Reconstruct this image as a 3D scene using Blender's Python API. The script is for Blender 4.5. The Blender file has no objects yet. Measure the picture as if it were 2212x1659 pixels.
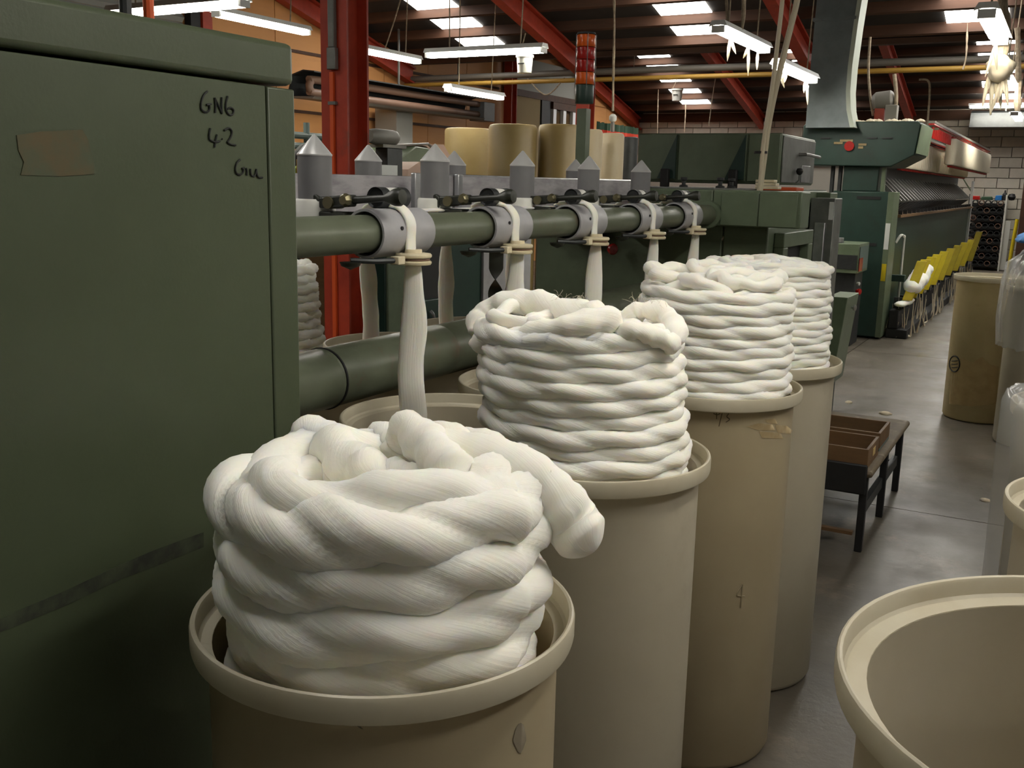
import bpy, math, random
from mathutils import Vector, Matrix, noise

# ---------------------------------------------------------------- camera, world, exposure
SC = bpy.context.scene
COL = SC.collection
RW, RH, FPX = 2212.0, 1659.0, 2160.0
CAM_H, PITCH, ROLL, YAW = 1.56, math.radians(11.45), math.radians(1.3), math.radians(28.7)
FWD = Vector((-math.sin(YAW)*math.cos(PITCH), math.cos(YAW)*math.cos(PITCH), -math.sin(PITCH)))
_r0 = Vector((math.cos(YAW), math.sin(YAW), 0)); _u0 = _r0.cross(FWD)
RGT = _r0*math.cos(ROLL) + _u0*math.sin(ROLL); UPV = _u0*math.cos(ROLL) - _r0*math.sin(ROLL)
CAMP = Vector((0, 0, CAM_H))
cd = bpy.data.cameras.new('camera'); cam = bpy.data.objects.new('camera', cd); COL.objects.link(cam)
cd.sensor_fit = 'HORIZONTAL'; cd.sensor_width = 36.0; cd.lens = 36.0*FPX/RW
cd.clip_start = 0.05; cd.clip_end = 200
cam.matrix_world = Matrix(((RGT.x, UPV.x, -FWD.x, 0), (RGT.y, UPV.y, -FWD.y, 0), (RGT.z, UPV.z, -FWD.z, CAM_H), (0, 0, 0, 1)))
SC.camera = cam
wd = bpy.data.worlds.new('world'); SC.world = wd; wd.use_nodes = True
wd.node_tree.nodes['Background'].inputs[0].default_value = (0.75, 0.85, 1.0, 1)
wd.node_tree.nodes['Background'].inputs[1].default_value = 0.6
SC.view_settings.view_transform = 'Standard'; SC.view_settings.look = 'None'
SC.view_settings.gamma = 1.0; SC.view_settings.use_curve_mapping = False
SC.view_settings.exposure = 0.75
SC.cycles.max_bounces = 7; SC.cycles.diffuse_bounces = 4; SC.cycles.glossy_bounces = 2; SC.cycles.transmission_bounces = 3; SC.cycles.transparent_max_bounces = 6; SC.cycles.caustics_reflective = False; SC.cycles.caustics_refractive = False
LAMP_E, SKY_E = 26.0, 9.0          # brightness of fluorescent tubes and of the daylit roof panels

def P(x, y, X=None, Y=None, Z=None):
    """the point of the place seen at photo pixel x,y on a given plane of the building"""
    d = FWD + RGT*((x-RW/2)/FPX) + UPV*((RH/2-y)/FPX)
    if X is not None: t = X/d.x
    elif Y is not None: t = Y/d.y
    else: t = (Z-CAM_H)/d.z
    return CAMP + d*t

# ---------------------------------------------------------------- materials
def srgb(r, g, b):
    f = lambda c: (c/12.92 if c <= .04045 else ((c+.055)/1.055)**2.4)
    return (f(r/255), f(g/255), f(b/255), 1)
MATS = {}
def mat(name, col, rough=.5, metal=0., col2=None, nscale=6., namt=.5, bump=0., bscale=40., stretch=None, spec=.5, sss=0., sssr=(1,.7,.45), emit=0., alpha=1., trans=0., dirt=None, dirts=3., tl=0.):
    if name in MATS: return MATS[name]
    m = bpy.data.materials.new(name); m.use_nodes = True
    nt = m.node_tree; b = nt.nodes['Principled BSDF']; L = nt.links.new
    I = b.inputs
    I['Base Color'].default_value = col; I['Roughness'].default_value = rough; I['Metallic'].default_value = metal
    I['Specular IOR Level'].default_value = spec
    if sss:
        I['Subsurface Weight'].default_value = sss; I['Subsurface Radius'].default_value = sssr; I['Subsurface Scale'].default_value = .012
    if emit:
        I['Emission Color'].default_value = col; I['Emission Strength'].default_value = emit
    if trans: I['Transmission Weight'].default_value = trans
    if alpha < 1: I['Alpha'].default_value = alpha
    if col2 or bump or dirt:
        tc = nt.nodes.new('ShaderNodeTexCoord'); mp = nt.nodes.new('ShaderNodeMapping'); L(tc.outputs['Object'], mp.inputs[0])
        if stretch: mp.inputs['Scale'].default_value = stretch
    if col2:
        n = nt.nodes.new('ShaderNodeTexNoise'); n.inputs['Scale'].default_value = nscale; n.inputs['Detail'].default_value = 6; n.inputs['Roughness'].default_value = .62
        L(mp.outputs[0], n.inputs['Vector'])
        cr = nt.nodes.new('ShaderNodeMapRange'); cr.inputs[1].default_value = .5-.3*(1.1-namt); cr.inputs[2].default_value = .5+.3*(1.1-namt)+.05
        L(n.outputs[0], cr.inputs[0])
        mx = nt.nodes.new('ShaderNodeMix'); mx.data_type = 'RGBA'; L(cr.outputs[0], mx.inputs[0])
        mx.inputs[6].default_value = col; mx.inputs[7].default_value = col2
        out = mx.outputs[2]
        if dirt:
            n2 = nt.nodes.new('ShaderNodeTexNoise'); n2.inputs['Scale'].default_value = dirts; n2.inputs['Detail'].default_value = 8; n2.inputs['Roughness'].default_value = .7
            L(mp.outputs[0], n2.inputs['Vector'])
            c2 = nt.nodes.new('ShaderNodeMapRange'); c2.inputs[1].default_value = .58; c2.inputs[2].default_value = .74; c2.inputs[4].default_value = .75
            L(n2.outputs[0], c2.inputs[0])
            m2 = nt.nodes.new('ShaderNodeMix'); m2.data_type = 'RGBA'; L(c2.outputs[0], m2.inputs[0]); L(out, m2.inputs[6]); m2.inputs[7].default_value = dirt
            out = m2.outputs[2]
        L(out, I['Base Color'])
    if bump:
        n = nt.nodes.new('ShaderNodeTexNoise'); n.inputs['Scale'].default_value = bscale; n.inputs['Detail'].default_value = 5
        L(mp.outputs[0], n.inputs['Vector'])
        bp = nt.nodes.new('ShaderNodeBump'); bp.inputs['Strength'].default_value = bump; bp.inputs['Distance'].default_value = .004
        L(n.outputs[0], bp.inputs['Height']); L(bp.outputs[0], I['Normal'])
    if tl:
        t = nt.nodes.new('ShaderNodeBsdfTranslucent'); t.inputs[0].default_value = tuple(c*.95 for c in col[:3])+(1,)
        x = nt.nodes.new('ShaderNodeMixShader'); x.inputs[0].default_value = tl
        L(b.outputs[0], x.inputs[1]); L(t.outputs[0], x.inputs[2]); L(x.outputs[0], nt.nodes['Material Output'].inputs[0])
    MATS[name] = m
    return m
M = {}
M['cab'] = mat('cabinet_green_paint', srgb(66,74,53), .42, col2=srgb(72,80,60), nscale=3.5, namt=.4, bump=.06, bscale=160, dirt=srgb(58,62,45), dirts=2.2)
M['green'] = mat('machine_green_paint', srgb(104,118,94), .42, col2=srgb(88,100,78), nscale=7, dirt=srgb(62,64,48), dirts=5, bump=.05)
M['dgreen'] = mat('dark_green_paint', srgb(38,64,55), .42, col2=srgb(32,54,46), nscale=6, dirt=srgb(40,48,40), dirts=6)
M['beam'] = mat('creel_green_paint', srgb(102,108,90), .36, col2=srgb(88,93,76), nscale=9, dirt=srgb(112,86,70), dirts=9, bump=.05)
M['can'] = mat('cream_can_plastic', srgb(194,180,149), .42, col2=srgb(182,166,134), nscale=4, namt=.4, dirt=srgb(186,174,148), dirts=2.6, tl=.3)
M['canw'] = mat('white_can_plastic', srgb(208,199,178), .4, col2=srgb(196,186,162), nscale=4, namt=.4, dirt=srgb(176,166,144), dirts=2.8, tl=.3)
M['rim'] = mat('can_rim_plastic', srgb(216,209,188), .36, col2=srgb(202,192,168), nscale=8, tl=.3)
M['cany'] = mat('stained_can_plastic', srgb(168,148,100), .45, col2=srgb(154,132,86), nscale=3, dirt=srgb(132,108,68), dirts=3, tl=.3)
M['canold'] = mat('amber_can_plastic', srgb(156,134,86), .45, col2=srgb(140,118,74), nscale=3, tl=.3)
M['canfar'] = mat('yellowed_can_plastic', srgb(206,190,146), .45, col2=srgb(188,170,124), nscale=5, dirt=srgb(150,128,86), dirts=7, tl=.2)
M['alu'] = mat('aluminium', srgb(186,188,190), .34, .85, col2=srgb(160,160,162), nscale=14, namt=.7)
M['aludull'] = mat('dull_aluminium', srgb(178,176,178), .5, .35, col2=srgb(150,146,150), nscale=18, namt=.8, stretch=(1,.5,2))
M['conealu'] = mat('bright_cone_aluminium', srgb(200,200,198), .32, .35)
M['post'] = mat('grey_post_plastic', srgb(118,118,119), .5, col2=srgb(108,107,108), nscale=10)
M['collar'] = mat('grey_collar_plastic', srgb(168,168,170), .45, col2=srgb(154,153,156), nscale=12)
M['black'] = mat('black_casting', srgb(34,36,30), .42, col2=srgb(50,52,42), nscale=30)
M['blk'] = mat('matt_black', srgb(22,22,22), .6)
M['brass'] = mat('dull_brass', srgb(110,104,78), .4, .6)
M['ceramic'] = mat('cream_ceramic', srgb(232,222,194), .3, col2=srgb(214,200,164), nscale=40)
M['brown'] = mat('brown_ring', srgb(120,92,74), .5)
M['steel'] = mat('steel_grey', srgb(134,136,132), .42, .5, col2=srgb(104,106,102), nscale=8, dirt=srgb(84,84,78), dirts=7)
M['dsteel'] = mat('dark_steel', srgb(58,60,60), .5, .3, col2=srgb(44,46,46), nscale=12)
M['red'] = mat('red_oxide_steel', srgb(172,60,34), .55, col2=srgb(146,46,28), nscale=8, dirt=srgb(110,60,46), dirts=5)
M['orange'] = mat('orange_paint', srgb(206,84,36), .5)
M['wood'] = mat('purlin_timber', srgb(80,50,30), .7, col2=srgb(62,38,23), nscale=5, stretch=(.25,2,2), dirt=srgb(50,34,24), dirts=3)
M['roof'] = mat('dusty_roof_sheet', srgb(52,46,40), .85, col2=srgb(40,36,31), nscale=3)
M['ply'] = mat('tan_plywood', srgb(206,148,88), .65, col2=srgb(190,132,76), nscale=1.2, stretch=(1,.3,2.5), dirt=srgb(176,120,70), dirts=2)
M['block'] = mat('painted_block', srgb(186,180,166), .75, col2=srgb(170,164,150), nscale=5, bump=.15, bscale=60)
M['mortar'] = mat('grey_mortar', srgb(150,146,136), .9)
M['plain'] = mat('grey_wall_paint', srgb(160,160,152), .8)
M['white'] = mat('white_enamel', srgb(226,228,226), .35)
M['plastic'] = mat('white_plastic', srgb(218,218,210), .4)
M['tube'] = mat('lit_fluorescent', (1,.96,.86,1), .4, emit=LAMP_E)
M['sky'] = mat('daylit_roof_panel', (1,.97,.92,1), .5, emit=SKY_E)
M['cord'] = mat('dusty_cord', srgb(176,160,136), .9, col2=srgb(120,106,88), nscale=30)
M['lint'] = mat('grey_lint', srgb(206,194,170), 1., sss=.2)
M['duct'] = mat('galvanised_duct', srgb(122,130,132), .45, .3, col2=srgb(104,112,114), nscale=5)
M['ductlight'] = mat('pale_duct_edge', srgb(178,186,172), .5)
M['hose'] = mat('cream_hose', srgb(196,186,160), .5)
M['gcurt'] = mat('green_curtain_top', srgb(36,66,44), .7)
M['rcurt'] = mat('red_curtain', srgb(196,58,30), .55)
M['yellow'] = mat('yellow_flap_paint', srgb(214,196,26), .45, col2=srgb(186,158,20), nscale=6)
M['tray'] = mat('worn_tray_wood', srgb(122,92,58), .6, col2=srgb(94,70,44), nscale=10, stretch=(.3,2,2))
M['benchtop'] = mat('worn_bench_top', srgb(112,98,74), .7, col2=srgb(84,70,52), nscale=9, dirt=srgb(170,160,140), dirts=10)
M['ink'] = mat('marker_ink', srgb(20,22,18), .7)
M['pencil'] = mat('faded_marker', srgb(92,82,60), .8)
M['tape'] = mat('old_tape_residue', srgb(150,130,92), .8, col2=srgb(168,150,116), nscale=24, namt=.9)
M['tapecab'] = mat('brown_glue_residue', srgb(84,72,44), .7, col2=srgb(70,76,54), nscale=16, namt=.8)
M['lred'] = mat('red_lamp_lens', srgb(170,30,24), .25)
M['lorange'] = mat('orange_lamp_lens', srgb(222,96,22), .25)
M['blue'] = mat('blue_cloth', srgb(30,120,190), .7, col2=srgb(20,96,164), nscale=12)
M['cardboard'] = mat('cardboard', srgb(196,168,112), .8)
M['hivis'] = mat('hi_vis_fabric', srgb(190,220,30), .7)
M['pink'] = mat('dusty_pink_steel', srgb(186,156,138), .6)
M['teal'] = mat('grey_teal_paint', srgb(96,112,108), .5)
M['corr'] = mat('cream_corrugated', srgb(214,200,170), .5)
M['roller'] = mat('roller_door_grey', srgb(150,150,146), .45, .3)
M['pipeg'] = mat('grey_pipe', srgb(116,112,104), .55)
M['pipey'] = mat('yellow_gas_pipe', srgb(176,138,58), .5)
M['bobbin'] = mat('cream_roving', srgb(238,228,204), .9, sss=.15)

def wool_mat():
    m = bpy.data.materials.new('cream_wool_sliver'); m.use_nodes = True; nt = m.node_tree; b = nt.nodes['Principled BSDF']; L = nt.links.new
    I = b.inputs
    I['Base Color'].default_value = srgb(252,248,236); I['Roughness'].default_value = .85; I['Specular IOR Level'].default_value = .15
    I['Subsurface Weight'].default_value = .45; I['Subsurface Radius'].default_value = (1,.72,.42); I['Subsurface Scale'].default_value = .011
    I['Sheen Weight'].default_value = .25; I['Sheen Roughness'].default_value = .5
    at = nt.nodes.new('ShaderNodeAttribute'); at.attribute_name = 'fib'
    n = nt.nodes.new('ShaderNodeTexNoise'); n.inputs['Scale'].default_value = 1.0; n.inputs['Detail'].default_value = 4; n.inputs['Roughness'].default_value = .6
    L(at.outputs['Vector'], n.inputs['Vector'])
    bp = nt.nodes.new('ShaderNodeBump'); bp.inputs['Strength'].default_value = .32; bp.inputs['Distance'].default_value = .0035
    L(n.outputs[0], bp.inputs['Height']); L(bp.outputs[0], I['Normal'])
    return m
M['wool'] = wool_mat()

def floor_mat():
    m = bpy.data.materials.new('worn_concrete'); m.use_nodes = True; nt = m.node_tree; b = nt.nodes['Principled BSDF']; L = nt.links.new
    tc = nt.nodes.new('ShaderNodeNewGeometry')
    def nz(s, d=8, r=.65):
        n = nt.nodes.new('ShaderNodeTexNoise'); n.inputs['Scale'].default_value = s; n.inputs['Detail'].default_value = d; n.inputs['Roughness'].default_value = r
        L(tc.outputs['Position'], n.inputs['Vector']); return n.outputs[0]
    def mr(o, a, c, lo=0., hi=1.):
        n = nt.nodes.new('ShaderNodeMapRange'); n.inputs[1].default_value = a; n.inputs[2].default_value = c; n.inputs[3].default_value = lo; n.inputs[4].default_value = hi
        L(o, n.inputs[0]); return n.outputs[0]
    def mix(f, a, c):
        n = nt.nodes.new('ShaderNodeMix'); n.data_type = 'RGBA'; L(f, n.inputs[0])
        for k, v in ((6, a), (7, c)):
            if hasattr(v, 'links'): L(v, n.inputs[k])
            else: n.inputs[k].default_value = v
        return n.outputs[2]
    base = mix(mr(nz(1.3), .35, .65), srgb(98,91,80), srgb(80,74,65))
    worn = mix(mr(nz(2.1, 10, .75), .55, .66), base, srgb(116,105,92))
    spot = mix(mr(nz(9, 6, .7), .64, .72), worn, srgb(54,51,45))
    L(spot, b.inputs['Base Color'])
    L(mr(nz(2.5), .3, .7, .28, .55), b.inputs['Roughness'])
    bp = nt.nodes.new('ShaderNodeBump'); bp.inputs['Strength'].default_value = .25; bp.inputs['Distance'].default_value = .004
    L(nz(28, 6), bp.inputs['Height']); L(bp.outputs[0], b.inputs['Normal'])
    return m
M['floor'] = floor_mat()

# ---------------------------------------------------------------- mesh helpers
class MB:
    def __init__(s): s.v = []; s.f = []; s.a = None
    def add(s, vs, fs):
        o = len(s.v); s.v += [tuple(q) for q in vs]; s.f += [tuple(i+o for i in q) for q in fs]; return s
    def box(s, x0, y0, z0, x1, y1, z1):
        return s.hexa([(x0,y0,z0),(x1,y0,z0),(x1,y1,z0),(x0,y1,z0),(x0,y0,z1),(x1,y0,z1),(x1,y1,z1),(x0,y1,z1)])
    def hexa(s, c):
        return s.add(c, [(3,2,1,0),(4,5,6,7),(0,1,5,4),(1,2,6,5),(2,3,7,6),(3,0,4,7)])
    def prism(s, poly, e, d):
        """poly: 3D points of one face, extruded by vector d"""
        n = len(poly); d = Vector(d); a = [Vector(q) for q in poly]
        return s.add(a+[q+d for q in a], [tuple(range(n))[::-1], tuple(range(n, 2*n))]+[(i, (i+1) % n, n+(i+1) % n, n+i) for i in range(n)])
    def ring(s, rows, closed_rows=False, caps=True):
        n = len(rows[0]); R = len(rows); vs = [q for r in rows for q in r]; fs = []
        for i in range(R if closed_rows else R-1):
            j = (i+1) % R
            for k in range(n):
                fs.append((i*n+k, i*n+(k+1) % n, j*n+(k+1) % n, j*n+k))
        if caps and not closed_rows:
            fs.append(tuple(range(n))[::-1]); fs.append(tuple(range((R-1)*n, R*n)))
        return s.add(vs, fs)
    def cyl(s, p, q, r0, r1=None, n=20):
        p = Vector(p); q = Vector(q); r1 = r0 if r1 is None else r1
        d = (q-p).normalized(); a = d.orthogonal().normalized(); b = d.cross(a)
        row = lambda c, r: [c+(a*math.cos(2*math.pi*k/n)+b*math.sin(2*math.pi*k/n))*r for k in range(n)]
        return s.ring([row(p, r0), row(q, r1)])
    def prof(s, p, d, pr, n=24):
        """profile of (radius, distance along d) swept round the axis through p"""
        p = Vector(p); d = Vector(d).normalized(); a = d.orthogonal().normalized(); b = d.cross(a)
        loop = pr[0] == pr[-1]
        rows = [[p+d*h+(a*math.cos(2*math.pi*k/n)+b*math.sin(2*math.pi*k/n))*max(r, 1e-4) for k in range(n)] for r, h in (pr[:-1] if loop else pr)]
        return s.ring(rows, closed_rows=loop)
    def tube(s, path, r, n=8):
        pts = [Vector(q) for q in path]; rows = []; a = None
        for i, p in enumerate(pts):
            t = (pts[min(i+1, len(pts)-1)]-pts[max(i-1, 0)]).normalized()
            a = t.orthogonal().normalized() if a is None else (a-t*a.dot(t)).normalized()
            b = t.cross(a); rr = r[i] if isinstance(r, (list, tuple)) else r
            rows.append([p+(a*math.cos(2*math.pi*k/n)+b*math.sin(2*math.pi*k/n))*rr for k in range(n)])
        return s.ring(rows)
    def build(s, name, m, parent=None, bevel=0., smooth=35, label=None):
        xs, ys, zs = zip(*s.v)
        o0 = Vector(((min(xs)+max(xs))/2, (min(ys)+max(ys))/2, min(zs)))
        me = bpy.data.meshes.new(name); me.from_pydata([(x-o0.x, y-o0.y, z-o0.z) for x, y, z in s.v], [], s.f); me.update()
        me.materials.append(m if not isinstance(m, str) else M[m])
        if s.a is not None:
            at = me.attributes.new('fib', 'FLOAT_VECTOR', 'POINT'); at.data.foreach_set('vector', [c for q in s.a for c in q])
        if smooth:
            me.polygons.foreach_set('use_smooth', [True]*len(me.polygons))
            if smooth < 180: me.set_sharp_from_angle(angle=math.radians(smooth))
        o = bpy.data.objects.new(name, me); COL.objects.link(o)
        o.location = o0-(wl(parent) if parent else Vector())
        if parent: o.parent = parent
        if bevel:
            b = o.modifiers.new('bevel', 'BEVEL'); b.width = bevel; b.segments = 2; b.limit_method = 'ANGLE'; b.angle_limit = .7
        if label: o['label'] = label
        return o
def wl(o):
    v = Vector()
    while o: v = v+o.location; o = o.parent
    return v
def thing(name, label, cat, loc, group=None, kind=None):
    o = bpy.data.objects.new(name, None); COL.objects.link(o); o.location = loc; o.empty_display_size = .1
    return tag(o, label, cat, group, kind)
def tag(o, label=None, cat=None, group=None, kind=None):
    for k, v in (('label', label), ('category', cat), ('group', group), ('kind', kind)):
        if v: o[k] = v
    return o
def copy_tree(o, loc=None, label=None, parent=None):
    c = o.copy(); COL.objects.link(c)
    if parent: c.parent = parent
    if loc is not None: c.location = loc
    if label: c['label'] = label
    for ch in list(o.children): copy_tree(ch, None, None, c)
    return c
def smoothpath(pts, n=8):
    """Catmull-Rom through the points"""
    p = [Vector(q) for q in pts]; out = []
    for i in range(len(p)-1):
        a = p[max(i-1, 0)]; b = p[i]; c = p[i+1]; d = p[min(i+2, len(p)-1)]
        for k in range(n):
            t = k/n
            out.append(.5*((2*b)+(c-a)*t+(2*a-5*b+4*c-d)*t*t+(3*b-a-3*c+d)*t**3))
    out.append(p[-1]); return out
# ---------------------------------------------------------------- the building
XL, XR, YB, YF = -9.4, 5.0, -5.5, 23.0
S = math.tan(math.radians(14.5))
def structure(o, label, cat): return tag(o, label, cat, None, 'structure')
fl = MB().box(XL-.2, YB-.2, -.12, XR+.2, YF+.2, -.035).build('floor', M['mortar'])
structure(fl, 'worn grey concrete floor of the mill', 'floor')
ys = [YB, .1, 5.13, 10.2, 15.3, 20.3, YF]; xs = [XL, -5.2, -1.75, 2.0, XR]
for i in range(len(ys)-1):
    for j in range(len(xs)-1):
        MB().box(xs[j]+.004, ys[i]+.004, -.06, xs[j+1]-.004, ys[i+1]-.004, 0).build('slab', 'floor', fl)
# roof: three gable bays, valleys across the room
bays = [(-5.5, 4.0, 3.4, 3.4), (4.0, 13.5, 3.4, 3.38), (13.5, 23.0, 3.38, 3.2)]
line = []
for y0, y1, z0, z1 in bays:
    ym = (y0+y1)/2; line += [(y0, z0), (ym, z1+S*(y1-ym))]
line.append((23.25, 3.2-S*.25)); line[0] = (-5.8, 3.4-S*.3)
m = MB(); n = len(line)
vs = [(x, y, z+t) for t in (0, .05) for x in (XL-.3, XR+.3) for y, z in line]
fs = []
for k in range(n-1):
    fs += [(k, k+1, n+k+1, n+k)[::-1], (2*n+k, 2*n+k+1, 3*n+k+1, 3*n+k), (k, k+1, 2*n+k+1, 2*n+k), (n+k, n+k+1, 3*n+k+1, 3*n+k)[::-1]]
m.add(vs, fs)
ceil = m.build('ceiling', 'roof', smooth=0)
structure(ceil, 'dark sheet roof in gabled bays on timber purlins', 'roof')
def slope_box(x0, x1, y0, y1, Ye, Ze, d0, d1):
    """box hugging a descending roof plane, from d0 to d1 metres below it"""
    z = lambda y: Ze+S*(Ye-y)
    return MB().hexa([(x0,y0,z(y0)-d1),(x1,y0,z(y0)-d1),(x1,y1,z(y1)-d1),(x0,y1,z(y1)-d1),(x0,y0,z(y0)-d0),(x1,y0,z(y0)-d0),(x1,y1,z(y1)-d0),(x0,y1,z(y1)-d0)])
for Ye, Ze, y0, dy, cnt in ((13.5, 3.38, 13.12, .63, 7), (23.0, 3.2, 22.4, .665, 6), (4.0, 3.4, 3.6, .65, 6)):
    for k in range(cnt):
        y = y0-k*dy
        slope_box(XL, XR, y-.028, y+.028, Ye, Ze, .0, .12).build('purlin', 'wood', ceil)
    for x in (-9.28, -6.3, -3.15, 0.0, 3.1):
        q = MB()
        z = lambda y: Ze+S*(Ye-y)
        for a, b, w in ((.12, .15, .07), (.15, .35, .012), (.35, .38, .07)):
            q.v += slope_box(x-w, x+w, Ye-4.7, Ye-.02, Ye, Ze, a, b).v; o = len(q.v)-8
            q.f += [tuple(i+o for i in f) for f in [(3,2,1,0),(4,5,6,7),(0,1,5,4),(1,2,6,5),(2,3,7,6),(3,0,4,7)]]
        q.build('rafter', 'red', ceil)
    # timber valley beam
    MB().box(XL, Ye-.06, Ze-.07, XR, Ye+.06, Ze-.002).build('valley_beam', 'wood', ceil)
for x, ylist, Ye, Ze in ((-7.73, (11.55, 12.17, 12.80), 13.5, 3.38), (-4.47, (11.55, 12.17, 12.79), 13.5, 3.38), (-1.2, (11.55, 12.2, 12.84), 13.5, 3.38),
                         (-7.67, (19.38, 20.03, 20.70, 21.38, 22.07), 23, 3.2), (-4.7, (19.42, 20.06, 20.72, 21.4, 22.07), 23, 3.2), (-1.45, (19.4, 20.07, 20.72, 21.6, 22.2), 23, 3.2),
                         (1.9, (11.55, 12.2, 12.84), 13.5, 3.38), (1.9, (20.07, 20.72, 21.4), 23, 3.2), (2.2, (.3, .97, 1.62, 2.3, 2.95), 4.0, 3.4), (-1.2, (.3, .97), 4.0, 3.4), (-4.5, (.3, .97, 1.62, 2.3), 4.0, 3.4)):
    for y in ylist: slope_box(x-.33, x+.33, y-.27, y+.27, Ye, Ze, .004, .016).build('skylight_panel', 'sky', ceil)
# valley columns (H sections) and wall posts
def column(cx, y0, w, d, z1, label):
    t = thing('column', label, 'column', (cx, y0+d/2, 0), None, 'structure')
    MB().box(cx-w/2, y0, 0, cx+w/2, y0+.014, z1).build('flange', 'red', t)
    MB().box(cx-w/2, y0+d-.014, 0, cx+w/2, y0+d, z1).build('flange', 'red', t)
    MB().box(cx-.02, y0+.0145, 0, cx+.02, y0+d-.0145, z1).build('web', 'red', t)
    return t
c0 = column(-3.15, 3.92, .155, .17, 3.3, 'tall red steel column standing behind the creel')
MB().box(-3.166, 3.905, .3, -3.145, 3.919, 2.05).build('conduit', 'orange', c0)
mbx = MB().box(-3.17, 3.89, 2.06, -3.12, 3.919, 2.16); mbx.box(-3.163, 3.892, 2.16, -3.128, 3.919, 3.2); mbx.build('junction_box', 'steel', c0, .004)
MB().box(-3.175, 3.902, 1.9, -3.13, 3.919, 1.915).build('conduit_clip', 'steel', c0)
column(-6.3, 13.42, .2, .2, 3.2, 'red steel column behind the signal lamp in the distance')
column(-9.2, 16.4, .16, .2, 3.9, 'dark red wall post beside the cream corrugated sheet')
# far block wall
wf = MB().box(XL-.2, YF+.02, -.05, XR+.2, YF+.25, 3.6).build('wall_far', 'mortar'); structure(wf, 'far wall of pale painted concrete blocks', 'wall')
bw, bh = .42, .205
bm = MB().box(-bw/2+.006, 0, 0, bw/2-.006, .05, bh-.012)
proto = None
for r in range(0, 16):
    z = .005+r*bh
    for k in range(-1, 24):
        x = XL+.21+k*bw+(bw/2 if r % 2 else 0)
        if x > .6 or x < XL+.2 or z > 3.1: continue
        if x < -2.6 and z < 1.95: continue
        if proto is None: proto = bm.build('block', 'block', wf, .006); o = proto
        else: o = proto.copy(); COL.objects.link(o)
        o.location = Vector((x, YF-.025, z))-wl(wf)
# left wall
wlft = MB().box(XL-.25, YB, -.05, XL-.03, YF+.2, 4.8).build('wall_left', 'ply'); structure(wlft, 'left wall lined with tan plywood panels', 'wall')
y = 9.3
while y < 23:
    for z0, z1 in ((1.0, 1.72), (1.74, 2.42), (2.44, 3.2), (3.22, 4.5)):
        if 16.5 < y+.6 < 19.7 and z1 > 1.8: continue
        MB().box(XL-.028, y+.006, z0, XL, min(y+1.2, 23)-.006, z1).build('panel', 'ply', wlft, .004)
    y += 1.2
mm = MB()
for z in (2.43, 3.21): mm.box(XL-.0, 9.3, z-.02, XL+.02, 16.4, z+.02)
mm.build('batten', 'wood', wlft)
cs = MB(); nn = 40; pts = []
for k in range(nn*2+1):
    yy = 16.7+k*(1.33/(nn*2)); pts.append((XL+.02+.025*math.sin(k*math.pi/2.5), yy))
cs.add([(x, y, z) for z in (1.4, 3.16) for x, y in pts]+[(x-.006, y, z) for z in (1.4, 3.16) for x, y in pts], sum([[(k, k+1, len(pts)+k+1, len(pts)+k), (2*len(pts)+k, 3*len(pts)+k, 3*len(pts)+k+1, 2*len(pts)+k+1)] for k in range(len(pts)-1)], []))
cs.build('corrugated_sheet', 'corr', wlft, smooth=60)
MB().box(XL, 16.6, 3.26, XL+.02, 19.6, 3.85).build('grey_board', 'plain', wlft)
MB().box(XL, 16.6, 3.14, XL+.06, 19.6, 3.26).build('lintel', 'wood', wlft)
MB().box(XL, 18.05, 1.4, XL+.05, 18.42, 3.14).build('dark_post', 'blk', wlft)
w1 = thing('window_1', 'timber framed window beyond the stacked cans', 'window', (XL, 19.0, 1.4), None, 'structure')
MB().box(XL-.02, 18.45, 1.4, XL+.01, 19.65, 3.12).build('pane', mat('window_dark', srgb(96,74,48), .15), w1)
for yy in (18.5, 18.95, 19.4): MB().box(XL+.012, yy, 1.4, XL+.08, yy+.13, 3.0).build('window_post', 'white', w1)
MB().box(XL+.012, 18.45, 3.0, XL+.1, 19.65, 3.13).build('window_head', 'wood', w1)
MB().box(XL+.012, 19.6, 1.4, XL+.12, 19.78, 3.9).build('window_jamb', 'orange', w1)
d1 = thing('door_1', 'grey roller door high on the left wall', 'door', (XL, 7.0, 1.0), None, 'structure')
for k in range(22):
    z = 2.2+k*.1
    MB().prism([(XL+.01, 5.0, z), (XL+.05, 5.0, z+.05), (XL+.01, 5.0, z+.098)], 0, (0, 3.9, 0)).build('slat', 'roller', d1, smooth=0)
MB().box(XL, 8.95, 0, XL+.1, 9.1, 4.4).build('door_jamb', 'blk', d1)
MB().box(XL, 9.12, 0, XL+.12, 9.27, 4.4).build('door_post', 'red', d1)
structure(MB().box(XR, YB, -.05, XR+.2, YF, 4.8).build('wall_right', 'plain'), 'plain right wall of the mill', 'wall')
structure(MB().box(XL, YB-.2, -.05, XR, YB, 4.8).build('wall_back', 'plain'), 'plain wall behind the viewer', 'wall')
# far wall timber plate and heater
MB().box(XL, YF-.1, 3.0, XR, YF-.03, 3.14).build('wall_plate', 'wood', wf)

# pipes crossing under the valley
gz = P(1600, 147, Y=13.45).z; yz = P(1600, 163, Y=13.4).z
tag(MB().tube([(-9.35, 13.45, gz), (-5, 13.45, gz+.02), (0, 13.45, gz), (4.9, 13.45, gz)], .045, 12).build('service_pipe', 'pipeg'), 'dull grey pipe crossing the hall above the yellow one', 'pipe')
tag(MB().tube([(-9.35, 13.37, yz), (-5, 13.37, yz), (0, 13.37, yz), (4.9, 13.37, yz)], .032, 12).build('gas_pipe', 'pipey'), 'thin yellow gas pipe crossing the hall under the grey one', 'pipe')

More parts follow.
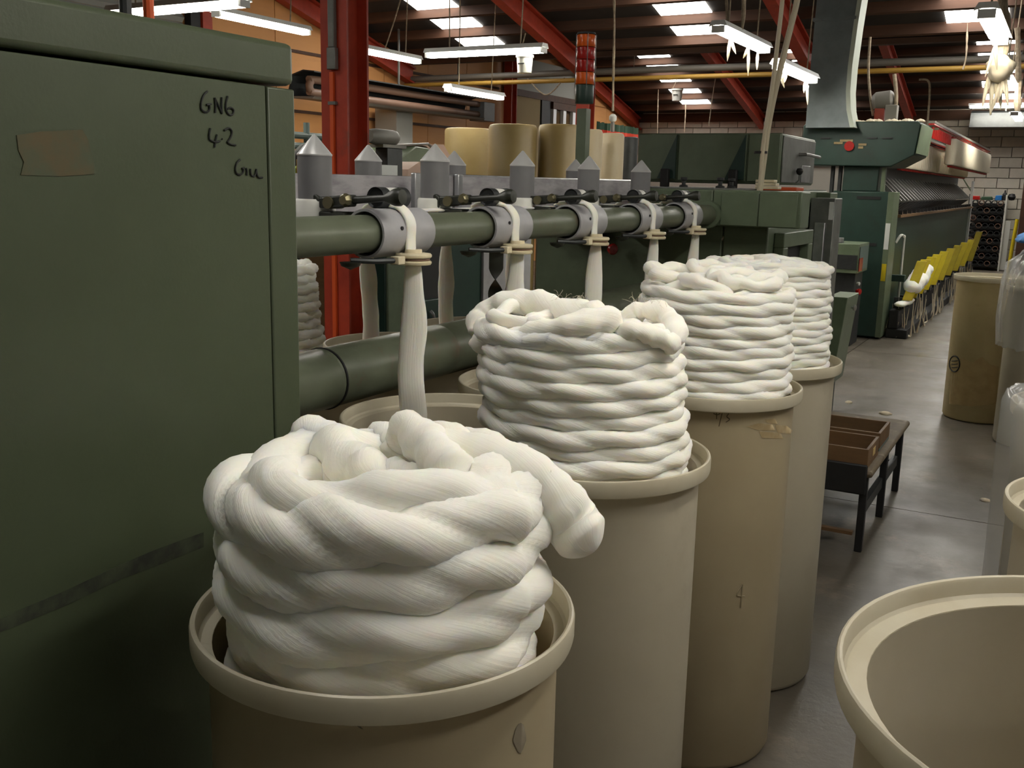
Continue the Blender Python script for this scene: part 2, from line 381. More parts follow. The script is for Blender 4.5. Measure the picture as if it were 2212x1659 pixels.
# ---------------------------------------------------------------- lamps
def fixture(cx, cy, z, along, ztop, label, L=1.28, lint=0, seed=1):
    """twin tube fluorescent batten hung on two cords"""
    t = thing('fluorescent_lamp', label, 'lamp', (cx, cy, z), 'hanging fluorescent lamps')
    ax = Vector((1, 0, 0)) if along == 'x' else Vector((0, 1, 0)); sd = Vector((0, 1, 0)) if along == 'x' else Vector((-1, 0, 0))
    c = Vector((cx, cy, z)); h = L/2
    pr = [(-.075, .045), (-.05, .09), (.05, .09), (.075, .045), (.03, .055), (-.03, .055)]
    MB().prism([c-ax*h+sd*a+Vector((0, 0, b)) for a, b in pr], 0, ax*L).build('housing', 'white', t)
    for q in (-.032, .032):
        MB().cyl(c-ax*(h-.03)+sd*q+Vector((0, 0, .02)), c+ax*(h-.03)+sd*q+Vector((0, 0, .02)), .019, n=12).build('tube', 'tube', t)
    for q in (-1, 1):
        MB().box(*(c+ax*(q*(h-.015))-Vector((.05 if along == 'y' else .012, .05 if along == 'x' else .012, 0))), *(c+ax*(q*(h-.015))+Vector((.05 if along == 'y' else .012, .05 if along == 'x' else .012, .05)))).build('end_cap', 'white', t)
        MB().tube([c+ax*(q*h*.6)+Vector((0, 0, .09)), Vector((cx, cy, 0))+ax*(q*h*.66)+Vector((.02, .01, ztop))], .007, 6).build('suspension_cord', 'cord', t)
    random.seed(seed)
    for k in range(lint):
        p = c+ax*random.uniform(-h, h); l = random.uniform(.08, .26)
        tuft(p, l).build('lint_tuft', 'lint', t)
    return t
def tuft(p, l):
    dx, dy = random.uniform(-.05, .05), random.uniform(-.05, .05)
    return MB().tube([p+Vector((0, 0, .01)), p+Vector((dx*.3, dy*.3, -l*.4)), p+Vector((dx*.7, dy*.7, -l*.75)), p+Vector((dx, dy, -l))], [.004, .016, .012, .002], 6)
fixture(-6.25, 5.86, 2.78, 'x', 3.9, 'fluorescent lamp tilting behind the top of the green cabinet', 1.45)
fixture(-7.08, 7.75, 2.98, 'y', 4.1, 'fluorescent lamp running away just right of the cabinet top lamp')
fixture(-6.9, 9.5, 2.88, 'y', 4.3, 'fluorescent lamp half hidden behind the red column')
fixture(-5.3, 8.95, 2.78, 'x', 4.3, 'long fluorescent lamp hanging level above the stacked cans', 1.36)
fixture(-6.6, 10.95, 2.58, 'y', 3.9, 'fluorescent lamp beside the tube heater under the yellow pipe')
fixture(-2.55, 8.5, 2.72, 'y', 4.3, 'lint hung fluorescent lamp near the tall white hoses', 1.36, 5, 3)
fixture(-2.41, 9.8, 2.58, 'y', 4.1, 'lint hung fluorescent lamp partly behind the grey duct', 1.36, 5, 4)
fixture(-.585, 7.5, 2.58, 'y', 4.4, 'fluorescent lamp with clotted lint over the far aisle', 1.3, 2, 5)
fixture(-.73, 11.75, 2.63, 'y', 3.7, 'small bright fluorescent lamp beyond the lint ball', 1.2, 0, 6)
fixture(-1.38, 22.15, 3.17, 'x', 3.3, 'fluorescent lamp running along the far block wall', 1.3)
fixture(-.84, 16.1, 2.58, 'y', 3.7, 'smallest fluorescent lamp below the level one', 1.3)
# lamps over the viewer's aisle, out of the picture
for k, (x, y, a) in enumerate(((.25, 1.9, 'y'), (1.6, 5.2, 'y'), (2.6, -3.6, 'x'), (-3.9, 1.2, 'y'), (2.6, 9.5, 'y'))):
    fixture(x, y, 2.62, a, 3.6, ('fluorescent lamp above the right hand aisle', 'fluorescent lamp further down the right aisle', 'fluorescent lamp over the place behind the viewer', 'fluorescent lamp beyond the creel to the left', 'fluorescent lamp over the far right floor')[k])
# ---------------------------------------------------------------- green cabinet at the left
XC, YC = -1.05, 1.212
cab = thing('machine_cabinet', 'tall green sheet metal machine cabinet with handwriting on its side', 'cabinet', (-1.45, .3, 0))
MB().box(-1.85, -1.6, .05, XC-.012, YC-.004, 1.69).build('body', 'cab', cab, .004)
MB().box(XC-.0118, -1.6, .05, XC, 1.1495, 1.6885).build('side_panel', 'cab', cab, .002)
MB().box(XC-.0118, 1.1525, .05, XC+.0005, YC, 1.6885).build('corner_strip', 'cab', cab, .003)
MB().box(-1.86, -1.61, 1.693, XC+.002, YC-.001, 1.754).build('top_cap', 'cab', cab, .009)
MB().box(-1.8, -1.55, 0, XC-.06, YC-.05, .05).build('plinth', 'blk', cab)
def wobble(pts): return smoothpath(pts, 5)
def stroke(px, name, m, parent, X=XC+.0012, r=.0014):
    MB().tube(wobble([P(x, y, X=X) for x, y in px]), r, 6).build(name, m, parent)
Z1 = lambda x, y: (x/3.318, y/3.318)
strokes = [
 [(1487,655),(1462,680),(1445,725),(1442,775),(1462,800),(1490,800),(1502,780),(1500,750)], [(1480,752),(1515,745)],
 [(1540,700),(1545,760),(1543,808)], [(1540,702),(1565,755),(1592,815)], [(1592,815),(1588,755),(1590,698)],
 [(1632,690),(1620,740),(1622,790),(1645,822),(1668,818),(1675,790),(1655,772),(1628,782)],
 [(1508,920),(1500,960),(1502,1000)], [(1502,1000),(1540,1018),(1575,1012)], [(1555,965),(1545,1010),(1538,1055)], [(1590,995),(1593,999)],
 [(1608,935),(1640,918),(1662,940),(1655,980),(1630,1020)], [(1630,1020),(1655,1035),(1690,1040)],
 [(1722,1145),(1700,1165),(1688,1205),(1695,1240),(1720,1252),(1742,1235),(1745,1205)], [(1735,1208),(1752,1204)],
 [(1765,1205),(1770,1230),(1768,1258)], [(1795,1210),(1798,1250),(1815,1265),(1830,1250),(1838,1212)], [(1838,1212),(1842,1250),(1855,1272),(1882,1272)]]
for s_ in strokes: stroke([Z1(*q) for q in s_], 'marker_stroke', 'ink', cab)
def patch(pxs, name, m, X, parent):
    a = [P(x, y, X=X) for x, y in pxs]
    return MB().prism(a, 0, (-.0008, 0, 0)).build(name, m, parent, smooth=0)
patch([(36,292),(90,284),(178,280),(190,300),(202,345),(204,376),(130,381),(45,378),(52,350),(40,325)], 'glue_residue', 'tapecab', XC+.0009, cab)
pts = [P(x, y, X=XC+.0008) for x, y in ((-120,1405),(-120,1380),(0,1338),(60,1310),(140,1277),(250,1225),(330,1190),(440,1150),(440,1182),(340,1222),(260,1252),(150,1305),(70,1338),(0,1366))]
sm = mat('scuff_shadow_tone', srgb(36,38,29), .7, col2=srgb(62,69,49), nscale=30, namt=.75)  # dirt stripe with the can's shadow painted into the same dark tone
MB().prism(pts, 0, (-.0007, 0, 0)).build('scuff_and_shadow', sm, cab, smooth=0)
bp = [P(272, 40, X=-1.4), P(322, 45, X=-1.4)]
tag(MB().tube([(bp[0].x, bp[0].y, 1.755), (bp[0].x, bp[0].y, 2.2)], .010, 10).build('conduit_rod', 'dsteel'), 'dark grey conduit rising from the cabinet top', 'conduit')
tag(MB().tube([(bp[1].x, bp[1].y, 1.755), (bp[1].x, bp[1].y, 1.79), (bp[1].x, bp[1].y, 2.2)], [.004, .009, .010], 10).build('red_rod', 'orange'), 'thin red rod rising from the cabinet top', 'rod')

# ---------------------------------------------------------------- creel
YK = [1.872, 2.36, 2.87, 3.37, 3.82]
XB, ZB, XF = -1.345, 1.441, -1.87
creel = thing('sliver_creel', 'long green creel rail with aluminium trough feeding the gill box', 'creel', (-1.6, 2.6, 0))
MB().cyl((XB, 1.216, ZB), (XB, 4.149, ZB), .041, n=36).build('rail', 'beam', creel)
MB().cyl((XF, 1.216, ZB), (XF, 4.149, ZB), .041, n=28).build('rail', 'beam', creel)
sp = MB().prof((-1.55, 1.0, 1.079), (0, 1, 0), [(.001,.216),(.074,.216),(.074,.86),(.0735,.861),(.0735,.866),(.074,.867),(.074,1.38),(.0732,1.382),(.0732,1.388),(.074,1.39),(.074,3.149),(.001,3.149)], 36).build('spine_tube', 'beam', creel)
MB().prof((-1.55, 1.87, 1.079), (0, 1, 0), [(.0745,0),(.077,.001),(.077,.006),(.0745,.007)], 36).build('spine_band', 'blk', creel)
MB().box(-1.84, 1.216, 1.452, -1.40, 4.149, 1.466).build('tray', 'aludull', creel)
MB().box(-1.705, 1.216, 1.467, -1.695, 2.60, 1.5675).build('trough_wall', 'aludull', creel)
MB().box(-1.715, 1.216, 1.552, -1.706, 2.62, 1.5685).build('trough_lip', 'post', creel)
MB().box(-1.66, 2.58, 1.467, -1.652, 4.149, 1.572).build('trough_wall', 'aludull', creel)
MB().tube([(-1.656, 2.57, 1.573), (-1.656, 3.3, 1.572), (-1.656, 4.149, 1.574)], .0045, 8).build('trough_lip', 'alu', creel)
for y in (2.40, 2.63): MB().box(-1.648, y-.014, 1.467, -1.632, y+.014, 1.578).build('trough_clip', 'alu', creel, .003)
for y in (1.26, 4.1): MB().box(-1.60, y-.03, 0, -1.50, y+.03, 1.02).build('leg', 'green', creel, .004)
for y in (1.3, 3.95): MB().box(XF+.05, y-.02, 1.41, XB-.05, y+.02, 1.45).build('cross_bar', 'beam', creel)
def station(x, yk, sgn, side, k):
    # collar ring on the rail
    clr = MB().prof((x, yk-.1, ZB), (0, 1, 0), [(.0482,0),(.0535,0),(.054,.003),(.054,.197),(.0535,.2),(.0482,.2),(.0482,0)], 36).build('collar', 'collar', creel)
    MB().cyl((x, yk-.08, ZB), (x, yk+.08, ZB), .0478, n=28).build('collar_gap_shade', 'blk', clr)  # black filler standing for the shade in the gap between collar and rail
    MB().cyl((x+sgn*.0525, yk-.035, ZB+.012), (x+sgn*.0555, yk-.035, ZB+.012), .0045, n=10).build('collar_screw', 'blk', clr)
    # pressure roller on the collar
    zr = ZB+.054+.023
    prl = MB().prof((x-sgn*.008, yk-.05, zr), (0, 1, 0), [(.008,0),(.008,.004),(.019,.004),(.0235,.0),(.0235,.03),(.021,.032),(.021,.075),(.0235,.077),(.0235,.105),(.019,.106),(.0001,.106)], 24).build('pressure_roller', 'dsteel', creel)
    MB().prof((x-sgn*.008, yk-.019, zr), (0, 1, 0), [(.0212,0),(.0222,.002),(.0222,.044),(.0212,.046)], 24).build('roller_sleeve', 'plastic', prl)
    # hinge bracket and arm
    ya = yk-.095; u = lambda d: x-sgn*.152+sgn*d
    b = MB().box(min(u(0), u(.1)), ya-.012, 1.4665, max(u(0), u(.1)), ya+.035, 1.486)
    b.prism([(u(.0), ya-.014, 1.486), (u(.032), ya-.014, 1.486), (u(.032), ya-.014, 1.514), (u(.024), ya-.014, 1.523), (u(.008), ya-.014, 1.523), (u(0), ya-.014, 1.514)], 0, (0, .036, 0))
    hbr = b.build('hinge_bracket', 'black', creel, .004)
    MB().cyl((u(.06), ya-.018, 1.505), (u(.06), ya+.032, 1.505), .0135, n=16).build('hinge_pin', 'brass', hbr)
    arm_ = MB().prism([(u(.03), ya-.012, 1.492), (u(.12), ya-.012, 1.498), (u(.12), ya-.012, 1.524), (u(.03), ya-.012, 1.517)], 0, (0, .024, 0)).build('arm', 'black', creel, .004)
    MB().prof((u(.108), ya-.026, 1.512), (0, 1, 0), [(.001,0),(.010,.001),(.0145,.008),(.0145,.016)], 8).build('arm_nut', 'brass', arm_)
    MB().prof((u(.118), ya, 1.512), (sgn, 0, .08), [(.001,0),(.0085,0),(.0075,.085),(.0185,.112),(.0195,.124),(.016,.132),(.001,.133)], 20).build('arm_knob', 'black', arm_)
    MB().cyl((x-sgn*.008, ya, 1.514), (x-sgn*.008, yk-.04, zr), .007, n=10).build('roller_shaft', 'dsteel', prl)
    # sliver guide eyelet
    ex, ez = x+sgn*.06, 1.372
    eye = MB().prof((ex, yk, ez), (0, 0, 1), [(.012,0),(.039,0),(.041,.003),(.041,.007),(.039,.009),(.029,.010),(.029,.014),(.039,.015),(.0415,.018),(.0415,.022),(.039,.025),(.02,.026),(.019,.034),(.012,.034),(.012,0)], 28).build('guide_eyelet', 'ceramic', creel)
    MB().prof((ex, yk, ez+.0101), (0, 0, 1), [(.0292,0),(.037,.0003),(.037,.0038),(.0292,.0041)], 24).build('eyelet_band', 'brown', eye)
    MB().box(ex-.015, yk-.068, ez+.003, ex+.008, yk-.042, ez+.021).build('eyelet_block', 'ceramic', eye, .002)
    MB().tube([(ex-.004, yk-.06, ez+.012), (ex-sgn*.02, yk-.11, ez+.012), (x, yk-.15, ez+.014)], .006, 8).build('eyelet_rod', 'dsteel', creel)
    MB().prof((x, yk-.15, ez-.006), (0, 0, 1), [(.001,0),(.02,.008),(.024,.016),(.001,.017)], 12).build('rod_clamp', 'black', creel)
for k, y in enumerate(YK): station(XB, y, 1, 0, k)
for k, y in enumerate((2.06, 2.55, 3.02, 3.5)): station(XF, y, -1, 1, k)
# twisted strap under the rail
tw = []; YST = P(1072, 560, X=XB-.03).y
for i in range(30):
    t = i/29; a = .9+(0 if t < .45 else (t-.45)/.55*3.6); z = 1.40-t*.17; w = .021*(1 if t < .4 else 1)
    c = Vector((XB-.03, YST, z)); d = Vector((math.cos(a), math.sin(a), 0)); nrm = Vector((-d.y, d.x, 0))*.0012
    tw.append([c-d*w-nrm, c+d*w-nrm, c+d*w+nrm, c-d*w+nrm])
MB().ring(tw).build('twisted_strap', 'black', creel, smooth=60)
# cone topped posts
def post(x, y, z0, label):
    t = thing('creel_post', label, 'post', (x, y, z0), 'cone topped creel posts')
    MB().prof((x, y, z0), (0, 0, 1), [(.001,0),(.046,0),(.046,.04),(.043,.045),(.001,.045)], 28).build('base', 'plastic', t)
    MB().prof((x, y, z0+.045), (0, 0, 1), [(.001,0),(.0385,0),(.0385,.095),(.001,.095)], 28).build('shaft', 'post', t)
    MB().prof((x, y, z0+.14), (0, 0, 1), [(.001,0),(.0395,0),(.0395,.003),(.004,.045),(.001,.047)], 28).build('cone_cap', 'conealu', t)
    return t
ordn = ['first', 'second', 'third', 'fourth', 'fifth', 'sixth']
pn = post(-1.5, 1.795, 1.4665, 'grey cone topped post nearest the green cabinet, front row of the creel')
for k in range(1, 5): copy_tree(pn, (-1.5, 1.795+.49*k, 1.4665), 'grey cone topped post, %s from the cabinet in the front creel row' % ordn[k])
for k in range(4): copy_tree(pn, (-1.78, 2.365+.46*k, 1.4665), 'grey cone topped post, %s from the cabinet in the rear creel row' % ordn[k])

# ---------------------------------------------------------------- wool
def rope(mb, path, r, e=.28, halfturns=0., ph=0., closed=False, n=16, sq=1.0, taper=False, fine=.05):
    """a soft twisted sliver swept along the path; lobes from a slowly turning flat section"""
    N = len(path); rows = []; s = 0.; pts = [Vector(q) for q in path]
    tot = sum((pts[(i+1) % N]-pts[i]).length for i in range(N if closed else N-1))
    for i, p in enumerate(pts):
        a = pts[(i-1) % N] if closed else pts[max(i-1, 0)]; b = pts[(i+1) % N] if closed else pts[min(i+1, N-1)]
        t = (b-a).normalized()
        side = t.cross(Vector((0, 0, 1)))
        side = side.normalized() if side.length > 1e-3 else Vector((1, 0, 0))
        up = side.cross(t).normalized()
        f = s/tot; tw = halfturns*math.pi*f+ph
        k = 1.
        if taper == 2: k = (1+.25*min(1, max(0, f-.55)*4))*math.sqrt(max(.02, 1-max(0, (f-.86)/.14)**2))
        elif taper: k = min(1, (1-f)*9+.18)*min(1, f*6+.4)
        row = []
        rv = r*(1+(.08*math.sin(f*29+ph*3)+.06*math.sin(f*61+ph))*(.35 if taper == 2 else 1))
        for j in range(n):
            phi = 2*math.pi*j/n; x = phi+tw
            q = abs(math.cos(x))
            rad = rv*k*(1+e*(1.2*q-.6)-e*.55*math.exp(-(q/.3)**2)-e*.3*math.exp(-(math.sin(2*x+1.1)/.3)**2)-fine*1.1*math.exp(-(math.sin(3*x+.7+1.3*math.sin(f*6.283+ph))/.28)**2)-fine*.7*math.exp(-(math.sin(5*x+2.1+ph)/.3)**2)*(.5+.5*math.sin(f*12.566+ph))+fine*.4*math.cos(4*x+1.))
            row.append(p+side*(math.cos(phi)*rad)+up*(math.sin(phi)*rad*sq))
            mb.a.append((math.cos(x)*7+ph, math.sin(x)*7, (s+ph)*5))
        rows.append(row)
        if i < N-1: s += (pts[i+1]-p).length
    mb.ring(rows, closed_rows=closed)
def circ(cx, cy, z, R, N, wob, seed, tilt=0.):
    out = []
    for i in range(N):
        th = 2*math.pi*i/N
        d = Vector((math.cos(th), math.sin(th), 0))
        w = noise.noise(Vector((d.x*1.7+seed*3.1, d.y*1.7, seed)))
        w2 = noise.noise(Vector((d.x*1.6-seed*2.3, d.y*1.6, seed+9)))
        out.append((cx+d.x*(R+wob*w), cy+d.y*(R+wob*w), z+wob*.7*w2+tilt*d.x))
    return out
def dome(mb, cx, cy, z, R, h):
    rows = []
    for k in range(9):
        rr = R*(1-k/9.); row = []
        for j in range(40):
            th = 2*math.pi*j/40; w = noise.noise(Vector((math.cos(th)*rr*18+cx*7, math.sin(th)*rr*18, z*9)))
            row.append(Vector((cx+math.cos(th)*rr, cy+math.sin(th)*rr, z+h*(1-(rr/R)**2)+.012*w*(k > 0)))); mb.a.append((row[-1].x*60, row[-1].y*60, 0))
        rows.append(row)
    mb.ring(rows)
def coil(cx, cy, z0, z1, R0, R1, r, lean, half, seed, label, loops, lr, lo, topz=0., e=.28, wob=.012, fill=.0, n=16):
    mb = MB(); mb.a = []
    pitch = r*1.55; L = max(2, round((z1-z0)/pitch)); pitch = (z1-z0-r*.6)/(L-1); random.seed(seed)
    for i in range(L):
        f = i/(L-1); R = R0+(R1-R0)*f
        x = cx+lean[0]*f; y = cy+lean[1]*f
        if z0+pitch*i < 1.015: R = min(R, .192 if r > .03 else .197)
        rr = r*random.uniform(.94, 1.08)
        rope(mb, circ(x, y, z0+pitch*i+r*.6, R-r+random.uniform(-.004, .004), 150, wob, seed+i*.37, random.uniform(-.008, .008)*(1 if r > .03 else .4)), rr, e, half+random.choice((-1, 0, 0, 1)), random.uniform(0, 6), True, n, 1.02)
        if i > L-4: rope(mb, circ(x, y, z0+pitch*i+r*.3, max(R-2.6*r, .03), 90, wob, seed+i*.7+5), rr, e, max(3, half-2), random.uniform(0, 6), True, 12, 1.)
    core = []
    for k in range(12):
        f = k/11; core.append([Vector((cx+lean[0]*f+(R0+(R1-R0)*f-1.5*r)*math.cos(j*math.pi/24), cy+lean[1]*f+(R0+(R1-R0)*f-1.5*r)*math.sin(j*math.pi/24), z0+(z1-z0)*f-.01)) for j in range(48)])
        mb.a += [(0, 0, 0)]*48
    mb.ring(core, caps=False)
    x, y = cx+lean[0], cy+lean[1]
    dome(mb, x, y, z1-fill, R1-r*1.5, r*.5)
    for j in range(loops):
        a = j*2.4+seed; ox, oy = math.cos(a)*lo, math.sin(a)*lo
        rl = lr*random.uniform(.75, 1.1)
        rope(mb, circ(x+ox, y+oy, z1-fill+r*.5+topz*j/max(1, loops-1)*.6+random.uniform(-.3, .3)*r, rl, 60, .02, seed+j*1.3, random.uniform(-.018, .018)), r*(1.05 if seed == 3 else .95)*random.uniform(.85, 1.1), e*.5, 4, random.uniform(0, 6), True, 12, .95, fine=.025)
    o = mb.build('wool_coil', 'wool', smooth=180)
    return tag(o, label, 'wool', 'coils of wool sliver standing in the cans')
def spath(px, ys, n=8): return smoothpath([P(x, y, Y=yy) for (x, y), yy in zip(px, ys)], n)

CANS = []
def can(x, y, h, R, label, body='can', rim='rim', group='cream sliver cans'):
    t = thing('sliver_can', label, 'can', (x, y, 0), group)
    b = R*.912; i = b-.005
    MB().prof((x, y, 0), (0, 0, 1), [(.001,0),(b-.022,0),(b-.008,.006),(b,.022),(b,h-.03),(i,h-.03),(i,.02),(i-.02,.01),(.001,.01)], 72).build('body', body, t)
    MB().prof((x, y, h-.036), (0, 0, 1), [(i+.0003,.002),(b+.0005,0),(R-.006,.001),(R-.0015,.004),(R,.01),(R,.03),(R-.0015,.0345),(R-.004,.036),(R-.007,.0345),(R-.0085,.031),(R-.0095,.013),(R-.013,.009),(i+.0003,.007),(i+.0003,.002)], 80).build('rim', rim, t)
    CANS.append(t)
    return t
def on_can(x, y, R, pts):
    """points given as photo pixels on the can's side"""
    out = []
    for px, py in pts:
        d = P(px, py, Z=0)-CAMP; d.normalize()
        ox, oy = -x, -y
        A = d.x**2+d.y**2; B = 2*(ox*d.x+oy*d.y); Cc = ox*ox+oy*oy-R*R; D = max(B*B-4*A*Cc, 0)
        t = (-B-math.sqrt(D))/(2*A); out.append(CAMP+d*t)
    return out
HC = 1.04
c1, c2, c3, c4 = (-.695, .955), (-.795, 1.785), (-.805, 2.60), (-.80, 3.10)
t1 = can(*c1, HC, .236, 'nearest cream sliver can, its wool sagging over the rim')
t2 = can(*c2, HC, .24, 'cream sliver can second from the viewer with the leaning wool stack', 'canw')
t3 = can(*c3, HC, .24, 'cream sliver can third from the viewer with faded numbers on its side')
t4 = can(*c4, HC, .24, 'cream sliver can fourth from the viewer, next to the low bench', 'canw')
coil(*c1, .905, 1.185, .208, .203, .0325, (-.004, .0), 7, 1, 'nearest coil of thick cream wool with a loose end hanging out', 0, .08, .08, .05, .25, .006, .045, 28)
coil(*c2, .95, 1.275, .209, .203, .0168, (-.035, .0), 9, 2, 'leaning coil of cream wool, second from the viewer', 7, .10, .075, .03, .24, .004, .01, 20)
coil(*c3, .97, 1.285, .210, .202, .0168, (.0, .0), 8, 3, 'coil of cream wool with many loops on top, third from the viewer', 11, .075, .1, .085, .23, .004, .012, 18)
coil(*c4, .97, 1.32, .207, .19, .014, (-.005, .0), 8, 4, 'coil of cream wool, fourth from the viewer behind the looped one', 9, .09, .08, .03, .28, .005, .01)
# crest of the nearest coil: folds, tufts and the loose end
top = [o for o in SC.objects if o.name == 'wool_coil'][0]
mb = MB(); mb.a = []
rope(mb, circ(c1[0]-.004, c1[1]-.004, 1.208, .138, 120, .010, 5.3, .006), .032, .24, 5, .4, True, 28, .95)
for px, yy, r, e in (([(640,1010),(655,970),(682,945),(720,970),(770,1010),(830,1030)], [1.0,1.0,1.0,.98,.95,.93], .030, .12),
                     ([(760,1010),(790,970),(830,950),(870,965),(860,1005)], [1.05,1.06,1.07,1.05,1.0], .024, .15),
                     ([(850,1010),(868,960),(890,930),(925,965),(965,1005),(990,1040)], [1.0,1.01,1.0,.98,.95,.93], .026, .12),
                     ([(900,1015),(960,985),(1030,975),(1090,1000),(1130,1040)], [1.1,1.1,1.09,1.06,1.02], .030, .2),
                     ([(640,1015),(720,995),(800,980),(900,975),(1000,965),(1060,980)], [1.08,1.11,1.13,1.13,1.12,1.1], .026, .15),
                     ([(700,1045),(780,1020),(860,1040),(930,1060)], [.97,.96,.95,.94], .026, .2)):
    rope(mb, spath(px, yy), r, e, 3.0, px[0][0]*.01, False, 20, .95, True, .03)
mb.build('wool_crest', 'wool', top, smooth=180)
mb = MB(); mb.a = []
rope(mb, spath([(960,975),(1040,985),(1110,1005),(1165,1040),(1205,1085),(1232,1125),(1258,1160),(1285,1190)], [1.02,1.02,1.03,1.04,1.05,1.06,1.06,1.06], 12), .0285, .05, 1.0, 2.2, False, 28, 1., 2, .04)
mb.build('loose_end', 'wool', top, smooth=180)
co2 = [o for o in SC.objects if o.name.startswith('wool_coil')][1]
mb = MB(); mb.a = []
for px, yy, r in (([(1022,720),(1040,690),(1075,662),(1130,652),(1200,668),(1270,680),(1320,690)], [1.74,1.78,1.8,1.8,1.78,1.74,1.72], .03), ([(1020,740),(1080,735),(1150,725),(1230,705),(1300,690),(1340,700)], [1.68,1.65,1.62,1.62,1.65,1.7], .026), ([(1345,705),(1375,675),(1420,672),(1455,700),(1462,740)], [1.82,1.84,1.84,1.82,1.76], .022), ([(1330,725),(1380,715),(1430,735),(1470,750)], [1.66,1.68,1.72,1.75], .02)):
    rope(mb, spath(px, yy), r, .15, 2.5, px[0][0]*.01, False, 18, .9, True, .03)
mb.build('wool_crest', 'wool', co2, smooth=180)
co4 = [o for o in SC.objects if o.name.startswith('wool_coil')][3]
mb = MB(); mb.a = []
rope(mb, spath([(1560,592),(1620,588),(1680,585),(1720,580),(1752,582),(1768,600)], [3.05,3.02,3.02,3.03,3.06,3.1], 10), .021, .15, 3, 1., False, 16, .95, True, .03)
mb.build('wool_crest', 'wool', co4, smooth=180)
fib_todo = (top, co2)
# marks on the can sides
for s_ in ([(1541,893),(1549,896),(1556,893)], [(1548,884),(1548,905)], [(1562,884),(1553,921)], [(1567,890),(1574,893),(1570,900),(1576,906),(1568,912)]):
    MB().tube(wobble(on_can(*c3, .24*.912+.0006, s_)), .0012, 6).build('marker_stroke', 'pencil', t3)
for s_ in ([(1602,1265),(1592,1285),(1608,1288)], [(1604,1262),(1600,1312)]):
    MB().tube(wobble(on_can(*c3, .24*.912+.0006, s_)), .0022, 6).build('faded_mark', mat('faint_mark', srgb(140,128,102), .8), t3)
def can_patch(c, R, pxs, name, m, t):
    xs_ = [p[0] for p in pxs]; x0, x1 = min(xs_)+.3, max(xs_)-.3; N = max(4, int((x1-x0)/5)); top, bot = [], []
    for i in range(N+1):
        x = x0+(x1-x0)*i/N; hit = []
        for (ax, ay), (bx_, by) in zip(pxs, pxs[1:]+pxs[:1]):
            if (ax-x)*(bx_-x) <= 0 and ax != bx_: hit.append(ay+(by-ay)*(x-ax)/(bx_-ax))
        top.append((x, min(hit))); bot.append((x, max(hit)))
    a = on_can(*c, R+.0008, top); b = on_can(*c, R+.0008, bot); n = N+1
    a2 = on_can(*c, R+.0001, top); b2 = on_can(*c, R+.0001, bot)
    MB().add(a+b+a2+b2, [(n+i, n+i+1, i+1, i) for i in range(N)]+[(i, i+1, 2*n+i+1, 2*n+i) for i in range(N)]+[(n+i+1, n+i, 3*n+i, 3*n+i+1) for i in range(N)]).build(name, m, t, smooth=60)
for pxs in ([(1652,906),(1675,904),(1680,916),(1655,914)], [(1612,922),(1640,914),(1672,918),(1674,930),(1640,930)], [(1674,918),(1700,920),(1712,930),(1708,938),(1676,934)], [(1640,932),(1690,936),(1692,948),(1645,946)]):
    can_patch(c3, .24*.912, pxs, 'tape_residue', 'tape', t3)
can_patch(c1, .236*.912, [(1116,1566),(1128,1560),(1136,1575),(1137,1598),(1127,1628),(1119,1625),(1108,1600)], 'grey_smudge', mat('smudge', srgb(124,114,96), .7), t1)
can_patch(c1, .236*.912, [(730,1536),(760,1548),(785,1576),(778,1574),(752,1553)], 'grey_smudge', MATS['smudge'], t1)
# stray fibres on the two nearest coils
def fibres(parent, spots, seed):
    random.seed(seed); q = MB()
    for (px, py), yy, cnt in spots:
        for k in range(cnt):
            p = P(px+random.uniform(-22, 22), py+random.uniform(-4, 10), Y=yy+random.uniform(-.02, .02)); d = Vector((random.uniform(-1, 1), random.uniform(-1, 1), random.uniform(.3, 1.3)))*.014; e_ = Vector((random.uniform(-1, 1), random.uniform(-1, 1), random.uniform(-.6, .3)))*.012
            q.tube(smoothpath([p, p+d*.5, p+d+e_*.3, p+d+e_], 3), .00022, 3)
    o = q.build('stray_fibres', 'lint', parent); o['kind'] = 'stuff'
# cans under the creel and slivers running down into them
fibres(fib_todo[0], [((680, 936), 1.0, 5), ((1040, 958), 1.12, 8), ((1180, 1036), 1.05, 4)], 3)
fibres(fib_todo[1], [((1080, 655), 1.8, 8), ((1200, 650), 1.78, 16), ((1240, 648), 1.76, 14), ((1385, 655), 1.84, 22), ((1430, 662), 1.84, 12)], 4)
for k in range(5):
    can(-1.185, 1.86+.5*k, HC, .24, 'empty cream can under the front creel rail, %s from the green cabinet' % ordn[k], 'canw')
for k in range(4):
    can(-1.87, 2.12+.51*k, HC, .235, 'empty cream can under the rear creel rail, %s from the green cabinet' % ordn[k], 'canw')
fc = can(-2.56, 2.80, .93, .225, 'cream can with wool beyond the creel beside the red column', 'canw')
coil(-2.56, 2.80, .86, 1.225, .2, .17, .02, (.0, .0), 11, 7, 'small coil of cream wool seen beside the green cabinet edge', 6, .08, .07, .03, .26, .008, .01, 12)
